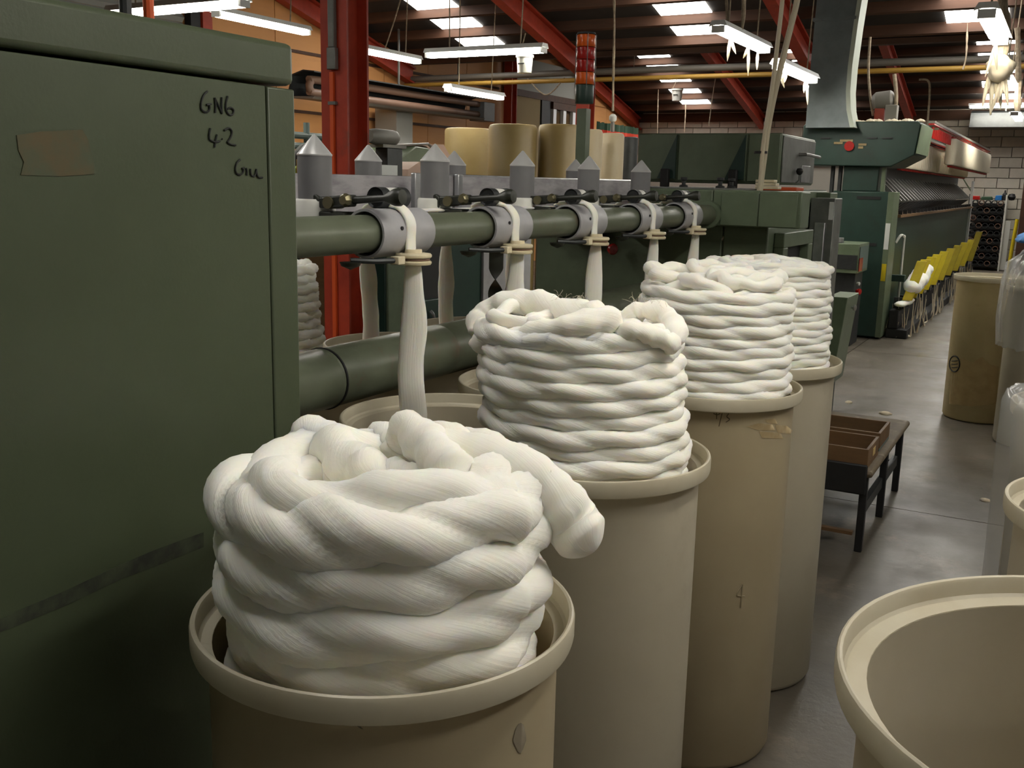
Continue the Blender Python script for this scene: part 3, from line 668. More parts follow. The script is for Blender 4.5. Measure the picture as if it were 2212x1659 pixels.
def sliver(x, y, z1, z0, w, seed, label, dx=0., sgn=1, lead=True):
    """the flat ribbon of wool falling from an eyelet"""
    mb = MB(); mb.a = []; rows = []; N = 40
    wd = Vector((.86, .51, 0)) if sgn > 0 else Vector((.8, .6, 0))
    for i in range(N):
        t = i/(N-1); z = z1+(z0-z1)*t
        ww = w*(.55+.45*min(1, t*6))*(1+.16*noise.noise(Vector((seed, t*5, 0)))+.1*noise.noise(Vector((seed*2, t*13, 3))))
        off = dx*t+.011*noise.noise(Vector((seed+4, t*4.5, 2)))*min(1, t*5)
        row = []
        for j in range(16):
            a = 2*math.pi*j/16
            row.append(Vector((x, y, z))+wd*(off+math.cos(a)*ww)+Vector((wd.y, -wd.x, 0))*(math.sin(a)*(.007+.004*t)))
            mb.a.append((math.cos(a)*9, math.sin(a)*3+seed, t*3))
        rows.append(row)
    mb.ring(rows)
    if lead:
        xb = XB if sgn > 0 else XF
        pth = [(x-sgn*.006, y, z1+.0), (x-sgn*.008, y, z1+.05), (xb+sgn*.052, y, ZB+.025), (xb+sgn*.03, y+.002, ZB+.052), (xb+sgn*.005, y+.004, ZB+.059), (xb-sgn*.04, y+.01, ZB+.057), (xb-sgn*.09, y+.05, ZB+.048), (xb-sgn*.12, y+.16, ZB+.044), (xb-sgn*.125, y+.4, ZB+.04), (xb-sgn*.125, 4.14, ZB+.04)]
        rows = []; pp = smoothpath(pth, 6)
        for i, p in enumerate(pp):
            t = (pp[min(i+1, len(pp)-1)]-pp[max(i-1, 0)]).normalized(); f = i/(len(pp)-1)
            sd = Vector((0, 1, 0)) if f < .5 else Vector((1, 0, 0)); sd = (sd-t*sd.dot(t)).normalized(); nn_ = sd.cross(t)
            row = []
            for j in range(12):
                a = 2*math.pi*j/12; row.append(p+sd*(math.cos(a)*(.018 if f < .4 else .024))+nn_*(math.sin(a)*(.0075 if f < .5 else .005))); mb.a.append((math.cos(a)*9, math.sin(a)*3+seed, f*6))
            rows.append(row)
        mb.ring(rows)
    o = mb.build('wool_sliver', 'wool', smooth=180)
    return tag(o, label, 'wool', 'slivers running over the creel')
for k, y in enumerate(YK):
    sliver(XB+.06, y, 1.375, .62, (.031, .029, .027, .026, .025)[k], k*2.3+1, 'cream sliver falling from the %s eyelet of the front creel rail' % ordn[k])
for k, y in enumerate((2.06, 2.55, 3.02, 3.5)):
    sliver(XF-.06, y, 1.375, .7, .026, k*1.7+20, 'cream sliver falling from the %s eyelet of the rear creel rail' % ordn[k], .03 if k == 1 else 0, -1)
# ---------------------------------------------------------------- gill box at the end of the creel
gb = thing('gill_box', 'green gill box machine that the creel rails run into', 'machine', (-1.6, 5.2, 0))
MB().box(-2.25, 4.15, 1.395, -1.33, 6.4, 1.545).build('upper_body', 'green', gb, .006)
MB().box(-1.329, 4.15, 1.395, -1.13, 5.0, 1.545).build('upper_body', 'green', gb, .006)
MB().box(-1.129, 4.15, 1.397, -.96, 4.3, 1.543).build('front_wing', 'green', gb, .004)
MB().box(-2.25, 4.32, .06, -1.33, 6.3, 1.393).build('lower_body', 'green', gb, .008)
MB().box(-1.329, 4.32, .06, -1.13, 5.0, 1.393).build('lower_body', 'green', gb, .008)
MB().box(-2.2, 4.4, 0, -1.36, 6.2, .06).build('plinth', 'blk', gb)
for x0, x1 in ((-1.29, -1.135), (-1.13, -.975)): MB().box(x0, 4.142, 1.40, x1, 4.1495, 1.535).build('front_panel', 'green', gb, .002)
MB().prof((XB, 4.13, ZB), (0, 1, 0), [(.0415,0),(.056,.001),(.058,.006),(.058,.019),(.0415,.019)], 32).build('rail_socket', 'green', gb)
MB().box(-2.24, 4.17, 1.5455, -1.335, 6.38, 1.551).build('top_sheet', 'steel', gb)
# drawer frame with an opening on the aisle side
fx = -1.129
fr = MB()
for a, b, c, d in ((4.42, 4.98, 1.30, 1.365), (4.42, 4.50, 1.0, 1.30), (4.90, 4.98, 1.0, 1.30)): fr.box(fx, a, c, fx+.045, b, d)
fr.build('opening_frame', 'green', gb, .004)
MB().box(fx-.0, 4.5, 1.0, fx+.004, 4.9, 1.3).build('opening_back', 'blk', gb)
MB().cyl((fx+.02, 4.6, 1.12), (fx+.02, 4.85, 1.12), .04, n=20).build('waste_roll', 'plastic', gb)
# housing with hinged covers
hx0, hx1, hy0, hy1, hz0, hz1 = -2.1, -1.326, 5.2, 5.95, 1.575, 1.83
MB().box(hx0, hy0, hz0, hx1, hy1, hz1).build('cover_housing', 'green', gb, .008)
for x0, x1 in ((hx0+.005, -1.875), (-1.865, -1.50), (-1.49, hx1-.005)): MB().box(x0, hy0-.012, hz0+.012, x1, hy0-.0005, hz1-.005).build('cover_panel', 'green', gb, .003)
for x in (-1.875, -1.505):
    gu = MB().prism([(x, hy0-.0125, hz1-.01), (x, hy0-.0125, hz0+.02), (x-.10, hy0-.0125, hz0+.02)], 0, (0, -.012, 0)).build('cover_gusset', 'dgreen', gb, smooth=0)
    MB().box(x-.07, hy0-.06, hz0-.028, x-.025, hy0-.026, hz0+.07).build('cover_latch', 'blk', gu, .006)
MB().box(hx1+.0005, hy0+.02, hz0+.01, hx1+.008, hy1-.02, hz1-.012).build('end_cover', 'steel', gb, .003)
MB().tube([(hx1+.008, 5.55, 1.735), (hx1+.045, 5.55, 1.735), (hx1+.05, 5.60, 1.735), (hx1+.05, 5.86, 1.73)], .009, 8).build('cover_handle', 'steel', gb)
MB().box(hx1+.0082, 5.62, 1.59, hx1+.014, 5.82, 1.68).build('lever_plate', 'alu', gb, .002)
lv = MB().tube([(hx1+.014, 5.5, 1.585), (hx1+.03, 5.5, 1.6), (hx1+.03, 5.5, 1.63)], .004, 8).build('lever', 'steel', gb)
MB().prof((hx1+.03, 5.5, 1.625), (0, 0, 1), [(.001,0),(.014,.008),(.019,.022),(.014,.036),(.001,.04)], 16).build('lever_knob', 'blk', lv)
for x, y in ((-1.62, 4.6), (-1.42, 4.7), (-1.38, 4.4)):
    MB().prof((x, y, 1.5515), (0, 0, 1), [(.001,0),(.02,0),(.02,.008),(.009,.012),(.009,.03),(.016,.034),(.016,.045),(.001,.047)], 14).build('set_screw', 'dsteel', gb)
MB().box(-1.32, 4.8, 1.5455, -1.14, 4.95, 1.562).build('orange_tray', 'orange', gb, .003)
# stop button under the rail
sb = P(1265, 542, Y=4.25)
sbx = MB().box(sb.x-.1, 4.22, 1.29, sb.x+.07, 4.318, 1.37).build('switch_box', 'blk', gb, .006)
bb = P(1304, 538, Y=4.2); MB().prof((bb.x+.01, 4.245, bb.z), (.75, -.66, 0), [(.001,0),(.012,0),(.012,.02),(.024,.024),(.026,.034),(.02,.042),(.001,.044)], 18).build('stop_button', 'lred', sbx)
# signal tower
st = thing('signal_tower', 'tall signal lamp tower with red and orange tiers on a green pole', 'signal lamp', (-1.955, 4.35, 1.551))
MB().prof((-2.035, 4.35, 1.5515), (0, 0, 1), [(.001,0),(.034,0),(.034,.345),(.001,.345)], 4).build('pole', 'green', st)
zt = 1.92
for h, m_ in ((.085, 'dgreen'), (.055, 'lorange'), (.055, 'lred'), (.055, 'lred'), (.055, 'lorange')):
    MB().prof((-2.035, 4.35, zt), (0, 0, 1), [(.001,0),(.0415,0),(.043,.003),(.043,h-.006),(.0415,h-.003),(.001,h-.003)], 24).build('tier' if m_ != 'dgreen' else 'tier_base', m_, st)
    zt += h
MB().prof((-2.035, 4.35, zt), (0, 0, 1), [(.001,0),(.043,0),(.041,.008),(.001,.009)], 24).build('tier_cap', 'dsteel', st)
for a in range(4): 
    q = Vector((-2.035+.0455*math.cos(a*1.57+.6), 4.35+.0455*math.sin(a*1.57+.6), 0)); MB().cyl(q+Vector((0, 0, 1.99)), q+Vector((0, 0, zt)), .002, n=6).build('guard_rod', 'steel', st)
# steel stanchion beside the gill box
sx0, sx1 = P(1752, 430, Y=5.9).x, P(1805, 430, Y=5.9).x; sz = P(1780, 428, Y=5.9).z
sn = thing('steel_stanchion', 'upright grey steel box column behind the fourth wool coil', 'column', (sx0, 6.0, 0))
MB().box(sx0, 5.9, 0, sx1, 6.1, sz).build('box_column', 'steel', sn, .005)
MB().box(sx0-.06, 6.11, 0, sx1-.07, 6.3, sz+.03).build('rear_post', 'green', sn, .005)
q0, q1 = P(1760, 480, Y=5.88), P(1783, 480, Y=5.88)
MB().box(q0.x, 5.875, .5, q1.x, 5.899, q0.z).build('bright_strip', 'alu', sn, .004)
MB().box(sx1-.03, 5.894, sz-.12, sx1-.006, 5.8995, sz-.02).build('label_strip', 'white', sn)
# two hoses from the roof, tied together
h1 = smoothpath([P(x, y, Y=4.36) for x, y in ((1727,-60), (1722,0), (1700,90), (1676,190), (1660,270), (1652,330), (1643,400), (1634,480))], 6)
tag(MB().tube(h1, .0125, 10).build('air_hose', 'hose'), 'thick cream hose dropping from the roof to the gill box', 'hose', 'cream hoses')
h2 = smoothpath([P(x, y, Y=4.33) for x, y in ((1692,-60), (1690,0), (1680,90), (1668,190), (1655,270), (1647,330), (1641,400), (1625,450), (1590,492), (1540,530), (1490,555), (1440,572))], 6)
tag(MB().tube(h2, .009, 10).build('cable_hose', 'hose'), 'thinner cream cable curving off under the creel rail', 'hose', 'cream hoses')
tag(MB().cyl(h1[30]+Vector((-.014, -.012, -.004)), h1[30]+Vector((-.014, -.012, .006)), .028, n=14).build('cable_tie', 'blk'), 'black tie binding the two cream hoses', 'tie')
ha = P(1635, 470, Y=4.3)
for k in range(3): tag(MB().box(ha.x-.045, 4.40, 1.5517+k*.014, ha.x+.055-.01*k, 4.46, 1.5517+k*.014+.012).build('terminal_block', 'ceramic', None, .002), ('lowest', 'middle', 'topmost')[k]+' cream block of the small pile at the hose foot', 'block', 'cream blocks at the hose foot')
# low cabinet and control boxes beyond the fourth can
kc = thing('waste_cabinet', 'low green cabinet with a chrome knob beside the fourth can', 'cabinet', (-1.25, 7.0, 0))
a, b = P(1788, 640, Y=6.9), P(1832, 640, Y=6.9)
MB().hexa([(a.x, 6.9, .25), (b.x-.06, 6.9, .25), (b.x-.06, 7.3, .25), (a.x, 7.3, .25), (a.x, 6.9, a.z), (b.x, 6.9, a.z), (b.x, 7.3, a.z), (a.x, 7.3, a.z)]).build('body', 'green', kc, .005)
MB().box(a.x+.01, 6.95, 0, b.x-.1, 7.25, .25).build('plinth', 'dsteel', kc)
MB().prof((b.x+.003, 7.05, a.z-.08), (1, -.3, 0), [(.001,0),(.008,0),(.008,.015),(.02,.018),(.022,.026),(.001,.03)], 14).build('knob', 'alu', kc)
cb = thing('control_cabinet', 'grey green control box on a pedestal by the spinning frame end', 'control box', (-2.0, 10.4, 0))
pa, pb, pc = P(1800, 525, Y=10.3), P(1857, 527, Y=10.3), P(1857, 592, Y=10.3); xr = P(1890, 590, Y=10.9).x
MB().box(pa.x, 10.3, pc.z, pb.x, 10.85, pa.z).build('box', 'green', cb, .006)
MB().box(pb.x+.0006, 10.34, pc.z+.03, pb.x+.006, 10.8, pa.z-.03).build('side_panel', 'teal', cb)
MB().box(pb.x+.0062, 10.33, pc.z+.02, pb.x+.011, 10.5, pc.z+.15).build('red_sticker', 'lred', cb)
MB().box(pa.x+.02, 10.292, pc.z+.04, pb.x-.01, 10.2995, pc.z+.18).build('display', 'dsteel', cb)
MB().box(pa.x+.01, 10.35, pa.z+.0005, pb.x-.18, 10.45, pa.z+.05).build('top_bracket', 'post', cb, .004)
MB().box(pa.x-.05, 10.4, 0, pb.x-.03, 10.8, pc.z-.001).build('pedestal', 'dsteel', cb, .006)
MB().prof((pb.x-.028, 10.5, .55), (1, -.4, 0), [(.001,0),(.02,0),(.02,.02),(.03,.025),(.03,.045),(.001,.05)], 14).build('stop_knob', 'lred', cb)
MB().prof((pb.x-.028, 10.5, .63), (1, -.4, 0), [(.001,0),(.016,0),(.018,.03),(.001,.034)], 14).build('white_knob', 'plastic', cb)

# ---------------------------------------------------------------- spinning frame
sf = thing('spinning_frame', 'long dark green spinning frame running to the far wall', 'machine', (-2.0, 15, 0))
XS = -1.64
MB().box(-2.25, 11.1, .02, XS, 11.55, 1.54).build('end_cabinet', 'dgreen', sf, .012)
MB().box(XS-.05, 11.095, .02, XS+.006, 11.5, 1.54).build('corner_post', 'green', sf, .004)
for z in (1.46, .98): MB().box(-2.0, 11.092, z, -1.76, 11.0995, z+.03).build('panel_slot', 'blk', sf)
MB().box(XS-.045, 11.086, .95, XS-.0, 11.0945, 1.22).build('white_strip', 'white', sf)
MB().box(XS-.045, 11.087, .62, XS-.0, 11.0945, .80).build('yellow_strip', 'yellow', sf)
MB().box(-2.18, 11.2, 1.541, -1.82, 11.6, 1.80).build('neck', 'dgreen', sf, .01)
for x in (-2.30, -2.22): MB().box(x-.02, 11.25, 1.3, x+.012, 11.32, 1.8).build('neck_rod', 'dsteel', sf)
MB().box(-1.79, 11.2, 1.541, -1.755, 11.28, 1.79).build('neck_rod', 'green', sf)
# fan head
prof = [(-2.62,2.0),(-2.57,1.80),(-1.69,1.795),(-1.475,1.915),(-1.44,2.22),(-1.47,2.25),(-2.56,2.25),(-2.61,2.21)]
fh = MB().prism([(x, 11.1, z) for x, z in prof], 0, (0, .95, 0)).build('fan_head', 'dgreen', sf, .01)
MB().prism([(-1.464, 11.098, 1.93), (-1.436, 11.098, 2.22), (-1.436, 12.02, 2.22), (-1.464, 12.02, 1.93)], 0, (.006, 0, 0)).build('head_side_sheet', 'green', fh)
for x in (-2.42, -1.95, -1.80): MB().box(x, 11.085, 2.075, x+.1, 11.0995, 2.088).build('head_handle', 'dsteel', fh)
MB().cyl((-2.12, 11.08, 2.0), (-2.12, 11.0995, 2.0), .05, n=24).build('red_badge', 'lred', fh)
for x, z, w in ((-2.28, 2.02, .09), (-2.22, 2.045, .13), (-2.03, 2.005, .08), (-2.03, 1.975, .05)): MB().box(x, 11.09, z, x+w, 11.0995, z+.022).build('badge_lettering', 'tape', fh)
lf = MB(); random.seed(9)
for k in range(50):
    x, y = random.uniform(-2.58, -1.46), random.uniform(11.1, 11.9); lf.prof((x, y, 2.249), (0, 0, 1), [(.05,0),(.035,.018),(.001,.03)], 8)
lf = lf.build('lint_blanket', 'lint', fh); lf['kind'] = 'stuff'
# motor on the head
mo = thing('fan_motor', 'lint covered grey motor on the green fan head', 'motor', (-1.75, 11.6, 2.28))
MB().prof((-2.05, 11.75, 2.49), (1, .0, .12), [(.001,0),(.07,.01),(.10,.05),(.10,.2),(.085,.22),(.04,.24),(.001,.24)], 20).build('motor_body', 'pipeg', mo)
MB().box(-2.0, 11.68, 2.28, -1.9, 11.82, 2.42).build('foot', 'red', mo)
MB().box(-1.88, 11.6, 2.28, -1.76, 11.72, 2.45).build('terminal_box', 'pipeg', mo, .006)
# duct rising from the head
rows = []; rows2 = []
for z, dy, dx in ((2.18, -.09, .05), (2.26, -.05, .02), (2.36, -.01, -.015), (2.55, .03, -.045), (2.8, .05, -.05), (3.2, .05, -.03), (3.6, .05, 0)):
    x0, x1, y0, y1 = -2.565+dx*.3, -2.15+dx, 11.02+dy, 11.32+dy
    rows.append([Vector((x0, y0, z)), Vector((x1, y0, z)), Vector((x1, y1, z)), Vector((x0, y1, z))])
dk = thing('air_duct', 'wide grey galvanised air duct rising from the fan head', 'duct', (-2.35, 11.1, 2.2))
MB().ring(rows).build('duct_shaft', 'duct', dk, smooth=25)
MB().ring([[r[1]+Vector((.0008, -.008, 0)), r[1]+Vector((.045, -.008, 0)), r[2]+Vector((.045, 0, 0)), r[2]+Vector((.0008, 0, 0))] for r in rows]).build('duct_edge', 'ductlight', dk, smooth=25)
MB().box(-2.59, 11.045, 3.26, -2.16, 11.39, 3.29).build('duct_seam', 'duct', dk)
# long body
MB().box(-2.5, 11.56, .12, XS-.04, 20.4, 1.27).build('long_body', 'dgreen', sf, .01)
MB().box(-2.5, 11.56, 1.2705, XS+.03, 20.4, 1.30).build('rail', 'tray', sf)
MB().box(-2.45, 11.6, .0, XS-.1, 20.3, .12).build('plinth', 'blk', sf)
MB().box(-1.95, 12.1, 1.3005, -1.9, 20.3, 2.3).build('back_sheet', 'dsteel', sf)
arm = None
for k in range(30):
    y = 11.7+k*.285
    if arm is None:
        arm = MB().hexa([(XS-.36, y, 1.74), (XS-.36, y+.05, 1.74), (XS-.33, y+.05, 1.76), (XS-.33, y, 1.76), (XS-.05, y, 1.43), (XS-.05, y+.05, 1.43), (XS+.0, y+.05, 1.45), (XS+.0, y, 1.45)]).build('draft_arm', 'steel', sf)
        arm2 = MB().hexa([(XS-.20, y, 1.302), (XS-.17, y, 1.302), (XS-.17, y+.04, 1.302), (XS-.20, y+.04, 1.302), (XS-.05, y, 1.425), (XS-.02, y, 1.425), (XS-.02, y+.04, 1.425), (XS-.05, y+.04, 1.425)]).build('draft_arm_foot', 'dsteel', sf)
    else:
        for src in (arm, arm2):
            o = src.copy(); COL.objects.link(o); o.location = Vector(src.location)+Vector((0, .285*k, 0))
for k in range(24):
    y = 11.7+k*.36
    o = MB().box(XS-.02, y, 1.3005, XS+.02, y+.03, 1.345).build('arm_catch', 'blk', sf) if k == 0 else None
    if k == 0: ck = o
    else: o = ck.copy(); COL.objects.link(o); o.location = Vector(ck.location)+Vector((0, .36*k, 0))
# white handrail loops near the end cabinet
MB().tube(smoothpath([(XS+.06, 11.75, .35), (XS+.06, 11.75, 1.0), (XS+.06, 11.72, 1.06), (XS+.04, 11.62, 1.08), (XS, 11.58, 1.0)], 6), .014, 8).build('bent_pipe', 'plastic', sf)
MB().box(XS-.02, 11.62, .58, XS+.12, 11.72, .65).build('side_bracket', 'dgreen', sf)
MB().box(XS-.04, 20.4, 0, XS+.0, 20.5, 1.75).build('far_post', 'white', sf)
MB().tube([(XS-.02, 20.42, 1.55), (XS-.3, 20.42, 1.95)], .012, 6).build('far_brace', 'green', sf)
# creel rails with bobbins
RX = (-1.45, -1.78)
for x, z in ((RX[0], 2.28), (RX[1], 2.2)):
    MB().box(x-.035, 12.0, z, x+.035, 20.3, z+.025).build('bobbin_rail', 'pipeg', sf)
    MB().box(x-.03, 12.0, z-.016, x+.03, 20.3, z-.001).build('red_holder_strip', 'lred', sf)
for y in (12.2, 16.2, 20.2): MB().box(-1.87, y-.02, 2.22, -1.4, y+.02, 2.2395).build('rail_arm', 'green', sf)
for k in range(14):
    y = 12.15+k*.14
    o = MB().cyl((RX[0], y, 2.13), (RX[0], y, 2.249), .012, n=8).build('bobbin_hanger', 'lred', sf) if k == 0 else hang.copy()
    if k == 0: hang = o
    else: COL.objects.link(o); o.location = Vector(hang.location)+Vector((0, .14*k, 0))
def bobbin(x, y, z, label):
    t = thing('roving_bobbin', label, 'bobbin', (x, y, z), 'white roving bobbins over the spinning frame')
    MB().prof((x, y, z), (0, 0, 1), [(.001,.0),(.055,.005),(.069,.03),(.069,.30),(.055,.33),(.001,.332)], 16).build('roving', 'bobbin', t)
    MB().prof((x, y, z-.025), (0, 0, 1), [(.001,0),(.02,0),(.034,.02),(.001,.024)], 10).build('base_tip', 'lred', t)
    MB().cyl((x, y, z+.332), (x, y, z+.36), .014, n=8).build('hanger', 'lred', t)
    return t
b0 = bobbin(RX[0], 14.2, 1.888, 'white roving bobbin in the front row hanging over the spinning frame')
for k in range(1, 36): copy_tree(b0, (RX[0], 14.2+k*.168, 1.888))
b1 = bobbin(RX[1], 12.3, 1.808, 'white roving bobbin in the rear row hanging over the spinning frame')
for k in range(1, 46): copy_tree(b1, (RX[1], 12.3+k*.168, 1.808))
# yellow flaps along the foot of the frame
fl_y = (11.45, 11.75, 12.3, 12.85, 13.6, 14.4, 15.3, 16.3, 17.4, 18.8)
for k, y in enumerate(fl_y):
    z0 = .40; hgt = .42 if k != 9 else .5
    MB().hexa([(-1.50, y, z0), (-1.40, y, z0), (-1.40, y+.03, z0), (-1.50, y+.03, z0), (-1.40, y+.1, z0+hgt), (-1.30, y+.1, z0+hgt), (-1.30, y+.13, z0+hgt), (-1.40, y+.13, z0+hgt)]).build('yellow_flap', 'yellow', sf, .003)
    MB().box(-1.59, y+.05, .3, -1.47, y+.09, .42).build('flap_stay', 'dsteel', sf)
wr = MB(); wr.a = []
rope(wr, smoothpath([(-1.43, 11.45, .52), (-1.41, 11.6, .56), (-1.40, 11.8, .6), (-1.39, 12.0, .66), (-1.38, 12.15, .72)], 6), .1, .1, 2, 0, False, 14, .8, True)
rope(wr, smoothpath([(-1.52, 11.3, .36), (-1.47, 11.5, .37), (-1.44, 11.65, .40)], 6), .06, .1, 2, 0, False, 12, .5, True)
tag(wr.build('waste_wool', 'wool', smooth=180), 'white waste wool wrapped round the first yellow flaps', 'wool')
lg = MB(); random.seed(12)
for k in range(160):
    x, y = random.uniform(-1.62, -1.36), random.uniform(11.3, 19.5); h = random.uniform(.05, .35)
    lg.tube([(x, y, h+.1), (x+random.uniform(-.03, .03), y, h*.5), (x, y+random.uniform(-.05, .05), .012)], [.003, .007, .012], 5)
lg = lg.build('floor_lint', 'lint'); tag(lg, 'straggling grey lint along the foot of the spinning frame', 'lint', None, 'stuff')
tag(MB().box(-1.62, 11.3, .0, -1.4, 20.2, .1).box(-1.60, 11.3, .1001, -1.5, 20.2, .3).build('foot_guard', 'blk', None, .01), 'low black guard along the foot of the spinning frame', 'guard')

# ---------------------------------------------------------------- far end: rack, heater, things
ra, rb = P(2098, 430, Y=22.55), P(2172, 430, Y=22.55)
rk = thing('crate_rack', 'dark rack of spool crates against the far wall', 'rack', ((ra.x+rb.x)/2, 22.7, 0))
for x in (ra.x-.04, rb.x+.005): MB().box(x, 22.5, 0, x+.03, 22.9, ra.z+.1).build('upright', 'plastic' if x > ra.x else 'dsteel', rk)
hh = (ra.z-.06)/9
for r in range(9):
    z = .06+r*hh
    c_ = MB().box(ra.x, 22.5, z, rb.x, 22.92, z+hh*.5); c_.build('crate', 'blk', rk, .006)
    for k in range(5):
        x = ra.x+.08+k*(rb.x-ra.x-.16)/4
        MB().prof((x, 22.47, z+hh*.55), (0, 1, 0), [(.045,0),(.055,.0),(.055,.3),(.045,.3),(.045,0)], 12).build('spool', 'dsteel' if (r+k) % 3 else 'brown', rk)
zt = .06+8*hh+hh*.55+.056
for nm, m_, x, w, h, lb in (('folded_bag', 'lred', .0, .16, .08, 'small red bag on top of the dark rack'), ('green_box', 'gcurt', .17, .22, .07, 'flat green box on top of the dark rack'), ('blue_box', 'blue', .43, .13, .1, 'small blue box on top of the dark rack')):
    q = MB().prism([(ra.x+x, 22.55, zt), (ra.x+x+w, 22.55, zt), (ra.x+x+w*.92, 22.55, zt+h), (ra.x+x+w*.1, 22.55, zt+h*.95)], 0, (0, .2, 0)); tag(q.build(nm, m_, None, .01), lb, 'box')
tag(MB().prof((ra.x+.6, 22.65, zt), (0, 0, 1), [(.001,0),(.045,0),(.045,.12),(.015,.16),(.015,.2),(.001,.2)], 14).build('bottle', 'blk'), 'black bottle on top of the dark rack', 'bottle')
tag(MB().prof((ra.x+.73, 22.65, zt), (0, 0, 1), [(.001,0),(.05,.01),(.075,.07),(.05,.13),(.001,.14)], 14).build('black_bundle', 'blk'), 'round black bundle at the right end of the rack top', 'bundle')
tag(MB().box(rb.x+.02, 22.62, .02, rb.x+.14, 22.66, 1.0).build('white_board', 'plastic', None, .004), 'narrow white board leaning beside the rack', 'board')
op = P(2206, 440, Y=22.2)
tag(MB().box(op.x, 22.2, 0, op.x+.2, 22.4, 2.2).build('timber_post', 'wood', None, .006), 'brown timber post at the right edge near the far wall', 'post')
bt = P(2188, 500, Y=22.3)
tag(MB().tube([(bt.x, 22.3, .0), (bt.x+.02, 22.3, .5), (bt.x+.05, 22.35, 1.05)], .035, 8).build('striped_pole', 'yellow'), 'yellow pole leaning near the far timber post', 'pole')
def tube_heater(x, y0, y1, z, axis, label, box=True):
    """radiant tube heater: a U of pipe under a sheet reflector"""
    t = thing('tube_heater', label, 'heater', (x, (y0+y1)/2, z))
    f = (lambda u, s, h: Vector((x+s, u, z+h))) if axis == 'y' else (lambda u, s, h: Vector((u, x+s, z+h)))
    sec = [(-.26, -.16), (-.16, .12), (.02, .17), (.2, .15), (.2, .135), (.02, .155), (-.15, .105), (-.24, -.165)]
    MB().prism([f(y0, s, h) for s, h in sec], 0, f(y1, 0, 0)-f(y0, 0, 0)).build('reflector', 'dsteel', t)
    MB().prism([f(y0, s, h) for s, h in ((-.24, -.17), (.16, -.19), (.2, -.16), (-.22, -.15))], 0, f(y1, 0, 0)-f(y0, 0, 0)).build('lower_shield', 'pipeg', t)
    pp = smoothpath([f(y1, .06, .06), f((y0+y1)/2, .06, .06), f(y0+.25, .06, .06), f(y0+.1, .06, .03), f(y0+.07, .06, -.03), f(y0+.1, .06, -.08), f(y0+.25, .06, -.1), f((y0+y1)/2, .06, -.1), f(y1, .06, -.1)], 5)
    MB().tube(pp, .05, 12).build('burner_tube', 'brown', t)
    for u in (y0+.6, (y0+y1)/2, y1-.5): MB().box(*(f(u, -.03, .16)), *(f(u+.03, -.01, .45 if axis == 'x' else 1.0))).build('hanger', 'steel', t)
    if box:
        a, b = f(y1, -.1, -.2), f(y1+.35, .18, .1); MB().box(min(a.x, b.x), min(a.y, b.y), a.z, max(a.x, b.x), max(a.y, b.y), b.z).build('burner_box', 'post', t, .008)
    return t
tube_heater(-8.75, 10.25, 14.5, 2.72, 'y', 'long radiant tube heater along the plywood wall behind the red column')
tube_heater(22.6, -2.0, 1.0, 2.98, 'x', 'dark radiant tube heater high on the far block wall', False)
# ---------------------------------------------------------------- stacked cans beyond the creel
def stack_can(x, y, z, R, h, label, m):
    t = thing('stacked_can', label, 'can', (x, y, z), 'cream cans stacked upside down')
    b = R*.93
    MB().prof((x, y, z), (0, 0, 1), [(R,0),(R,.03),(b,.035),(b,h-.03),(b-.012,h-.006),(b-.03,h),(.001,h),(.001,h-.01),(b-.03,h-.01),(b-.008,h-.03),(b-.006,0),(R,0)], 48).build('body', m, t)
    MB().prof((x, y, z+h*.22), (0, 0, 1), [(b+.0003,0),(b+.003,.001),(b+.003,.006),(b+.0003,.007)], 48).build('moulded_ring', m, t)
    return t
def px_can(pl, pr, ytop, Yd, label, m, h=1.04):
    a, b = P(pl, ytop, Y=Yd), P(pr, ytop, Y=Yd); w = (b.x-a.x)*.93
    return ((a.x+b.x)/2, Yd, a.z, w/2, label, m, h)
for pl, pr, yt, Yd, lb, m_ in ((962, 1062, 278, 9.4, 'leftmost of the stacked cream cans, slightly lower than its neighbour', 'cany'),
                               (1056, 1162, 270, 8.8, 'wide stacked cream can between the two tall creel posts', 'cany'),
                               (1163, 1256, 270, 9.1, 'amber stacked can just left of the signal tower pole', 'canold'),
                               (1252, 1304, 280, 9.8, 'pale stacked can just right of the signal tower pole', 'can'),
                               (1296, 1351, 288, 10.2, 'pale stacked can at the right end beside the black one', 'can')):
    x, y, zt, R, lb, m_, h = px_can(pl, pr, yt, Yd, lb, m_)
    stack_can(x, y, zt-h, R, h, lb, m_)
    stack_can(x, y, 0, R, zt-h, 'lower can carrying the '+lb.split(',')[0].replace('stacked ', ''), m_)
a = P(1352, 296, Y=10.6); b = P(1370, 296, Y=10.6)
tag(MB().prof(((a.x+b.x)/2, 10.6, 0), (0, 0, 1), [(.001,0),(.09,0),(.09,a.z-.01),(.08,a.z),(.001,a.z)], 20).build('black_drum', 'dsteel'), 'slim black drum at the right end of the stacked cans', 'drum')
